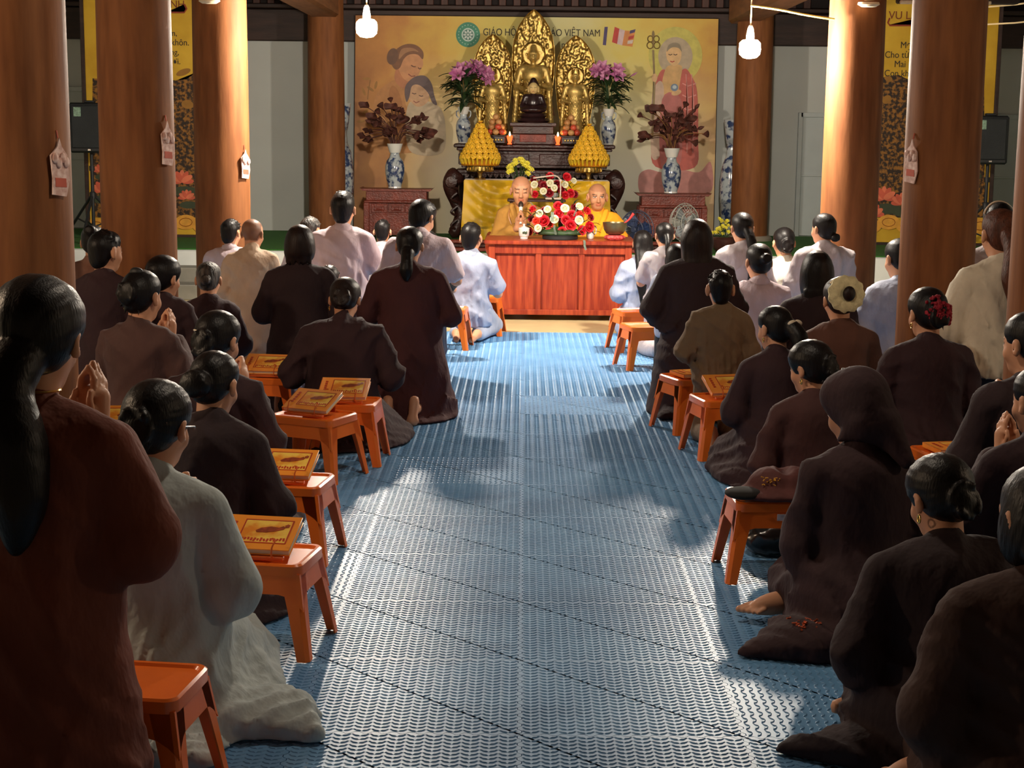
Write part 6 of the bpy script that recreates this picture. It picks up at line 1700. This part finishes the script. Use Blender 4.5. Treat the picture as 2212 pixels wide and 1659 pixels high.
def cabinet(x0, x1, ytop, Y, label, vlab, llab, vx, seed, red):
    a = at(x0, ytop, Y); b2 = at(x1, ytop, Y); w = b2.x-a.x; cx = (a.x+b2.x)/2; zt = a.z; d_ = .36; h_ = zt-PZ-.012
    t = thing('altar_cabinet', label, 'cabinet', (cx, Y+d_/2, PZ+.012), group='carved side cabinets')
    MB().prism([(-w/2, h_-.02), (-w/2-.035, h_+.012), (-w/2-.02, h_+.002), (0, h_), (w/2+.02, h_+.002), (w/2+.035, h_+.012), (w/2, h_-.02)], d_+.04).build('top', m_carve, t)
    MB().cbox((0, 0, h_-.07), (w-.06, d_, .10), .006).build('frieze', m_carve, t)
    MB().cbox((0, 0, h_-.13), (w-.02, d_+.02, .025), .006).build('moulding', m_carve, t)
    MB().cbox((0, .01, (h_-.14)/2+.02), (w-.08, d_-.04, h_-.18), .005).build('body', m_carve, t)
    for sx in (-1, 1):
        MB().cbox((sx*(w/2-.035), -d_/2+.02, (h_-.14)/2), (.06, .05, h_-.14), .006).build('post', m_carve, t)
        MB().cbox((sx*(w/2-.035), d_/2-.03, (h_-.14)/2), (.06, .05, h_-.14), .006).build('post', m_carve, t)
    zc = h_-.20
    for i in range(3):
        xx = (i-1)*(w-.16)/3; pw2 = (w-.18)/3
        fpn = MB().cbox((xx, -d_/2+.022, zc), (pw2, .012, .085), .004).build('fret_panel', m_carve, t)
        mb = MB()
        for q_ in ((-.3, -.25, .6, .5), (-.15, -.12, .3, .24)):
            mb.tube([(xx+pw2*q_[0], -d_/2+.012, zc+.085*q_[1]), (xx+pw2*(q_[0]+q_[2]), -d_/2+.012, zc+.085*q_[1]), (xx+pw2*(q_[0]+q_[2]), -d_/2+.012, zc+.085*(q_[1]+q_[3])), (xx+pw2*q_[0], -d_/2+.012, zc+.085*(q_[1]+q_[3]))], .005, 5, closed=True)
        mb.build('fret_carving', m_carve, fpn)
    MB().cbox((0, -d_/2+.03, .16), (w-.2, .012, .2), .004).build('door', m_carve, t)
    vt, hv_ = vase(vlab, vx, 311 if red else 321, ytop-2, Y+.16, zt+.002, False, 1.05, 'large vases on the side cabinets')
    rnd = random.Random(seed); b_ = thing('dried_lotus_bouquet', llab, 'dried flowers', vt.location+Vector((0, 0, hv_)), group='dried lotus bouquets')
    n_ = 34
    for i in range(n_):
        an = rnd.uniform(-1.25, 1.25) if red else rnd.uniform(-1.15, 1.15); ln = rnd.uniform(.26, .50) if abs(an) < .8 else rnd.uniform(.25, .42); yy = rnd.uniform(-.14, .12)
        tip = Vector((math.sin(an)*ln, yy, math.cos(an)*ln*.95)); 
        if abs(an) > .9: tip.z -= .06
        m1 = Vector((math.sin(an)*ln*.35, yy*.4, math.cos(an)*ln*.5+.03))
        mm = m_dry if rnd.random() < .7 else m_dry2
        MB().tube(catmull([(rnd.uniform(-.03, .03), rnd.uniform(-.03, .03), -.06), m1, tip], 5), .0045, 5).build('stem', mm, b_)
        d = (tip-m1).normalized()+Vector((0, -.35, 0)); q_ = d.to_track_quat('Z', 'Y').to_euler(); r_ = rnd.random()
        if r_ < .5: link('lotus_pod', podm, m_dry, b_, tip, q_, rnd.uniform(.9, 1.3))
        elif r_ < .75: link('lotus_bud', budm, m_dry, b_, tip, q_, rnd.uniform(.9, 1.3))
        else: link('dried_leaf', dlm, m_dry, b_, tip, (d+Vector((0, -.6, 0))).to_track_quat('Z', 'Y').to_euler(), rnd.uniform(.5, .9))
    for i in range(14 if red else 24):
        an = rnd.uniform(-.8, .8); ln = rnd.uniform(.1, .36); link('dried_leaf', dlm, m_dry, b_, (math.sin(an)*ln, rnd.uniform(-.1, .08), math.cos(an)*ln), (rnd.uniform(.6, 1.8), rnd.uniform(-.7, .7), rnd.uniform(0, 6)), rnd.uniform(.35, .75))
    return t
cabinet(784, 928, 408, 16.75, 'carved red brown cabinet under the painted mother', 'blue and white vase on the cabinet under the painted mother', 'dried brown lotus pods before the painted mother', 853, 4, True)
cabinet(1380, 1530, 419, 16.75, 'carved red brown cabinet under the painted monk', 'blue and white vase on the cabinet under the painted monk', 'dried dark lotus leaves and pods before the painted monk', 1449, 9, False)
for px, pt, lab in ((738, 232, 'tall blue and white floor vase between the wall column and the painted mother'), (1576, 258, 'tall blue and white floor vase between the wall column and the painted monk')):
    vase(lab, px, pt, 508, 17.54, PZ+.012, False, .46, 'tall floor vases', 'floor_vase', m_porc)

# ------------------------------------------------------------------ loudspeakers on tripods
for px0, px1, py0, py1, lab, l2 in ((147, 226, 222, 330, 'black loudspeaker beside the golden verse banner and the man in a dark robe', 'tripod stand of the loudspeaker beside the man in a dark robe'), (2108, 2186, 250, 355, 'black loudspeaker above the girl with the pale hair band', 'tripod stand of the loudspeaker above the pale hair band')):
    Ys = 15.9; a = at(px0, py1, Ys); b2 = at(px1, py0, Ys); w = b2.x-a.x; h_ = b2.z-a.z; cx = (a.x+b2.x)/2
    t = thing('loudspeaker', lab, 'loudspeaker', (cx, Ys+.16, a.z), R(8 if cx < 0 else -8), 'black loudspeakers')
    MB().cbox((0, 0, h_/2), (w, .30, h_), .02).build('cabinet', m_black, t)
    MB().cbox((0, -.156, h_/2+.01), (w-.04, .014, h_-.07), .01).build('grille', M('grille_metal', srgb(40, 44, 46), .5, .4, bump=.4, bs=400), t)
    MB().cbox((0, -.160, .03), (.03, .006, .02), .002).build('badge', m_silver, t)
    MB().cbox((-w*.28, -.165, h_-.09), (.07, .004, .09), .001).build('sticker', M('green_sticker', srgb(120, 150, 130), .5, var=.4, ns=60), t)
    MB().cbox((0, -.0, h_+.012), (.10, .12, .022), .006).build('carry_handle', m_black, t)
    t2 = thing('speaker_stand', l2, 'stand', (cx, Ys+.16, PZ+.012), 0, 'speaker tripods'); hz_ = a.z-PZ-.012
    MB().tube([(0, 0, .12), (0, 0, hz_)], .018, 10).build('pole', m_black, t2); MB().lathe([(.03, 0), (.032, .06), (.024, .07)], 12, (0, 0, hz_*.48)).build('collar', m_black, t2); MB().lathe([(.028, 0), (.028, .05)], 12, (0, 0, hz_-.18)).build('clamp', m_black, t2)
    for i in range(3):
        an = i*2*PI/3+.5; e = Vector((math.cos(an)*.42, math.sin(an)*.42, .015)); MB().tube([(math.cos(an)*.03, math.sin(an)*.03, hz_*.5), e], .014, 8).build('leg', m_black, t2); MB().tube([(0, 0, .14), e*.55+Vector((0, 0, hz_*.24))], .008, 6).build('brace', m_black, t2); MB().ball(e, (.022, .022, .014), 8, 6).build('foot', m_black, t2)

# ------------------------------------------------------------------ pedestal fans
for px, py, r_, rz, lab, dk in ((1478, 480, .185, 40, 'grey pedestal fan before the carved cabinet under the painted monk', False), (1376, 496, .19, -35, 'dark blue pedestal fan behind the saffron robed monk', True)):
    Yf = 15.7; p = at(px, py, Yf); t = thing('pedestal_fan', lab, 'fan', (p.x, Yf, PZ+.012), R(rz), 'pedestal fans'); zc = p.z-PZ-.012
    mc = M('fan_grey', srgb(176, 178, 170), .4) if not dk else M('fan_navy', srgb(56, 66, 92), .4)
    MB().lathe([(.16, 0), (.165, .02), (.05, .035), (.02, .05)], 22).build('base', mc, t); MB().tube([(0, .04, .04), (0, .04, zc-.02)], .014, 10).build('pole', mc, t)
    MB().lathe([(.03, -.02), (.055, 0), (.06, .06), (.04, .10)], 16, (0, .12, zc), RX(PI/2)).build('motor', mc, t)
    mb = MB()
    for yy, rr in ((-.06, r_*.55), (-.035, r_*.9), (0, r_), (.035, r_*.9)): mb.tube([(math.cos(a)*rr, yy, zc+math.sin(a)*rr) for a in [i*PI/18 for i in range(36)]], .004, 5, closed=True)
    for i in range(28):
        a = i*2*PI/28; c_, s_2 = math.cos(a), math.sin(a)
        mb.tube([(c_*.03, -.065, zc+s_2*.03), (c_*r_*.6, -.058, zc+s_2*r_*.6), (c_*r_, 0, zc+s_2*r_), (c_*r_*.6, .045, zc+s_2*r_*.6), (c_*.05, .05, zc+s_2*.05)], .0018, 4)
    mb.build('cage', mc, t); MB().lathe([(.028, -.01), (.03, .0), (.02, .01)], 14, (0, -.07, zc), RX(PI/2)).build('cage_cap', mc, t)
    for i in range(3):
        a = i*2*PI/3; R_ = RY(a); vs = [R_ @ Vector(v) for v in ((.02, -.02, -.02), (.02, .0, .03), (r_*.55, -.03, .085), (r_*.88, -.02, .05), (r_*.85, .015, -.03), (r_*.4, .012, -.05))]
        MB().add([v+Vector((0, 0, zc)) for v in vs]+[v+Vector((0, .004, zc)) for v in vs], [(0, 1, 2, 3, 4, 5), (11, 10, 9, 8, 7, 6)]+[(i_, (i_+1) % 6, 6+(i_+1) % 6, 6+i_) for i_ in range(6)]).build('blade', M('fan_blade', srgb(150, 158, 164), .3) if not dk else M('fan_blade_dark', srgb(50, 66, 104), .3), t)

# dark planter with pale flowers behind the white bloused girl; carved ledge
p = at(1565, 545, 15.55); t = thing('flower_planter', 'dark planter of small pale flowers behind the girl with the long ponytail', 'planter', (p.x, 15.55, PZ+.012))
MB().lathe([(.09, 0), (.12, .05), (.13, .12), (.11, .14)], 18).build('pot', m_ebony, t)
for i in range(24):
    a = rnd.uniform(0, 6.28); r_ = rnd.uniform(.02, .14); q_ = Vector((math.cos(a)*r_, math.sin(a)*r_*.6, .16+rnd.uniform(0, .16))); link('flower', chm, m_porcw, t, q_, (rnd.uniform(.6, 1.6), 0, rnd.uniform(-.6, .6)), .9); MB().tube([(0, 0, .12), q_], .0025, 4).build('stem', m_leaf, t)
for px, Y, w, lab in ((1010, 15.25, .7, 'dark carved wooden step behind the boy by the red table'), (1420, 15.25, 1.0, 'dark carved wooden step beside the red table and long haired girl')):
    p = at(px, 560, Y); t = thing('carved_step', lab, 'step', (p.x, Y, PZ+.012), group='carved steps')
    for i in range(3): MB().cbox((0, .015*i, .02+.035*i), (w-.05*i, .14-.03*i, .034), .008).build('moulding', m_ebony if i % 2 else m_carve, t)

# paper ornaments hanging on the columns
m_paper = M('pink_paper', srgb(226, 176, 160), .7, var=.25, ns=30, col2=srgb(240, 214, 204)); m_paperr = M('red_paper', srgb(196, 92, 70), .7)
for (cx, cy, hpx, htop, side, lab) in ((-2.02, 6.45, 140, 298, 1, 'crumpled pink paper ornament on the column by the rust robed woman'), (-2.04, 8.48, 373, 262, 1, 'pink and red paper ornament on the column behind the man in a dark robe'), (-2.16, 11.5, 537, 322, 1, 'small paper ornament on the lit column by the beige tunic'), (2.20, 8.5, 1955, 300, -1, 'white and pink paper ornament on the column behind the crimson flowers')):
    an = R(-28) if side > 0 else R(180+28); rr = .208
    p = Vector((cx+math.cos(an)*rr, cy+math.sin(an)*rr, at(hpx, htop, cy).z))
    t = thing('paper_ornament', lab, 'ornament', p, an+PI/2, 'paper ornaments on columns')
    h_ = .20 if cy > 11 else .22
    MB().prism([(-.045, -h_), (.03, -h_-.01), (.05, -h_*.75), (.04, -h_*.3), (.012, -h_*.15), (0, 0), (-.012, -h_*.15), (-.05, -h_*.3), (-.042, -h_*.7)], .006).build('paper', m_paper, t)
    MB().prism([(-.03, -h_*.86), (.03, -h_*.88), (.028, -h_*.72), (-.03, -h_*.70)], .010).build('red_motif', m_paperr, t)
    MB().tube([(0, .006, 0), (0, .012, .03)], .003, 5).build('hook', m_paperr, t)
    for i in range(4): MB().ball((-.03+.02*i, -.008, -h_*(.35+.08*(i % 2))), (.017, .008, .022), 7, 5).build('petal', m_paper, t)
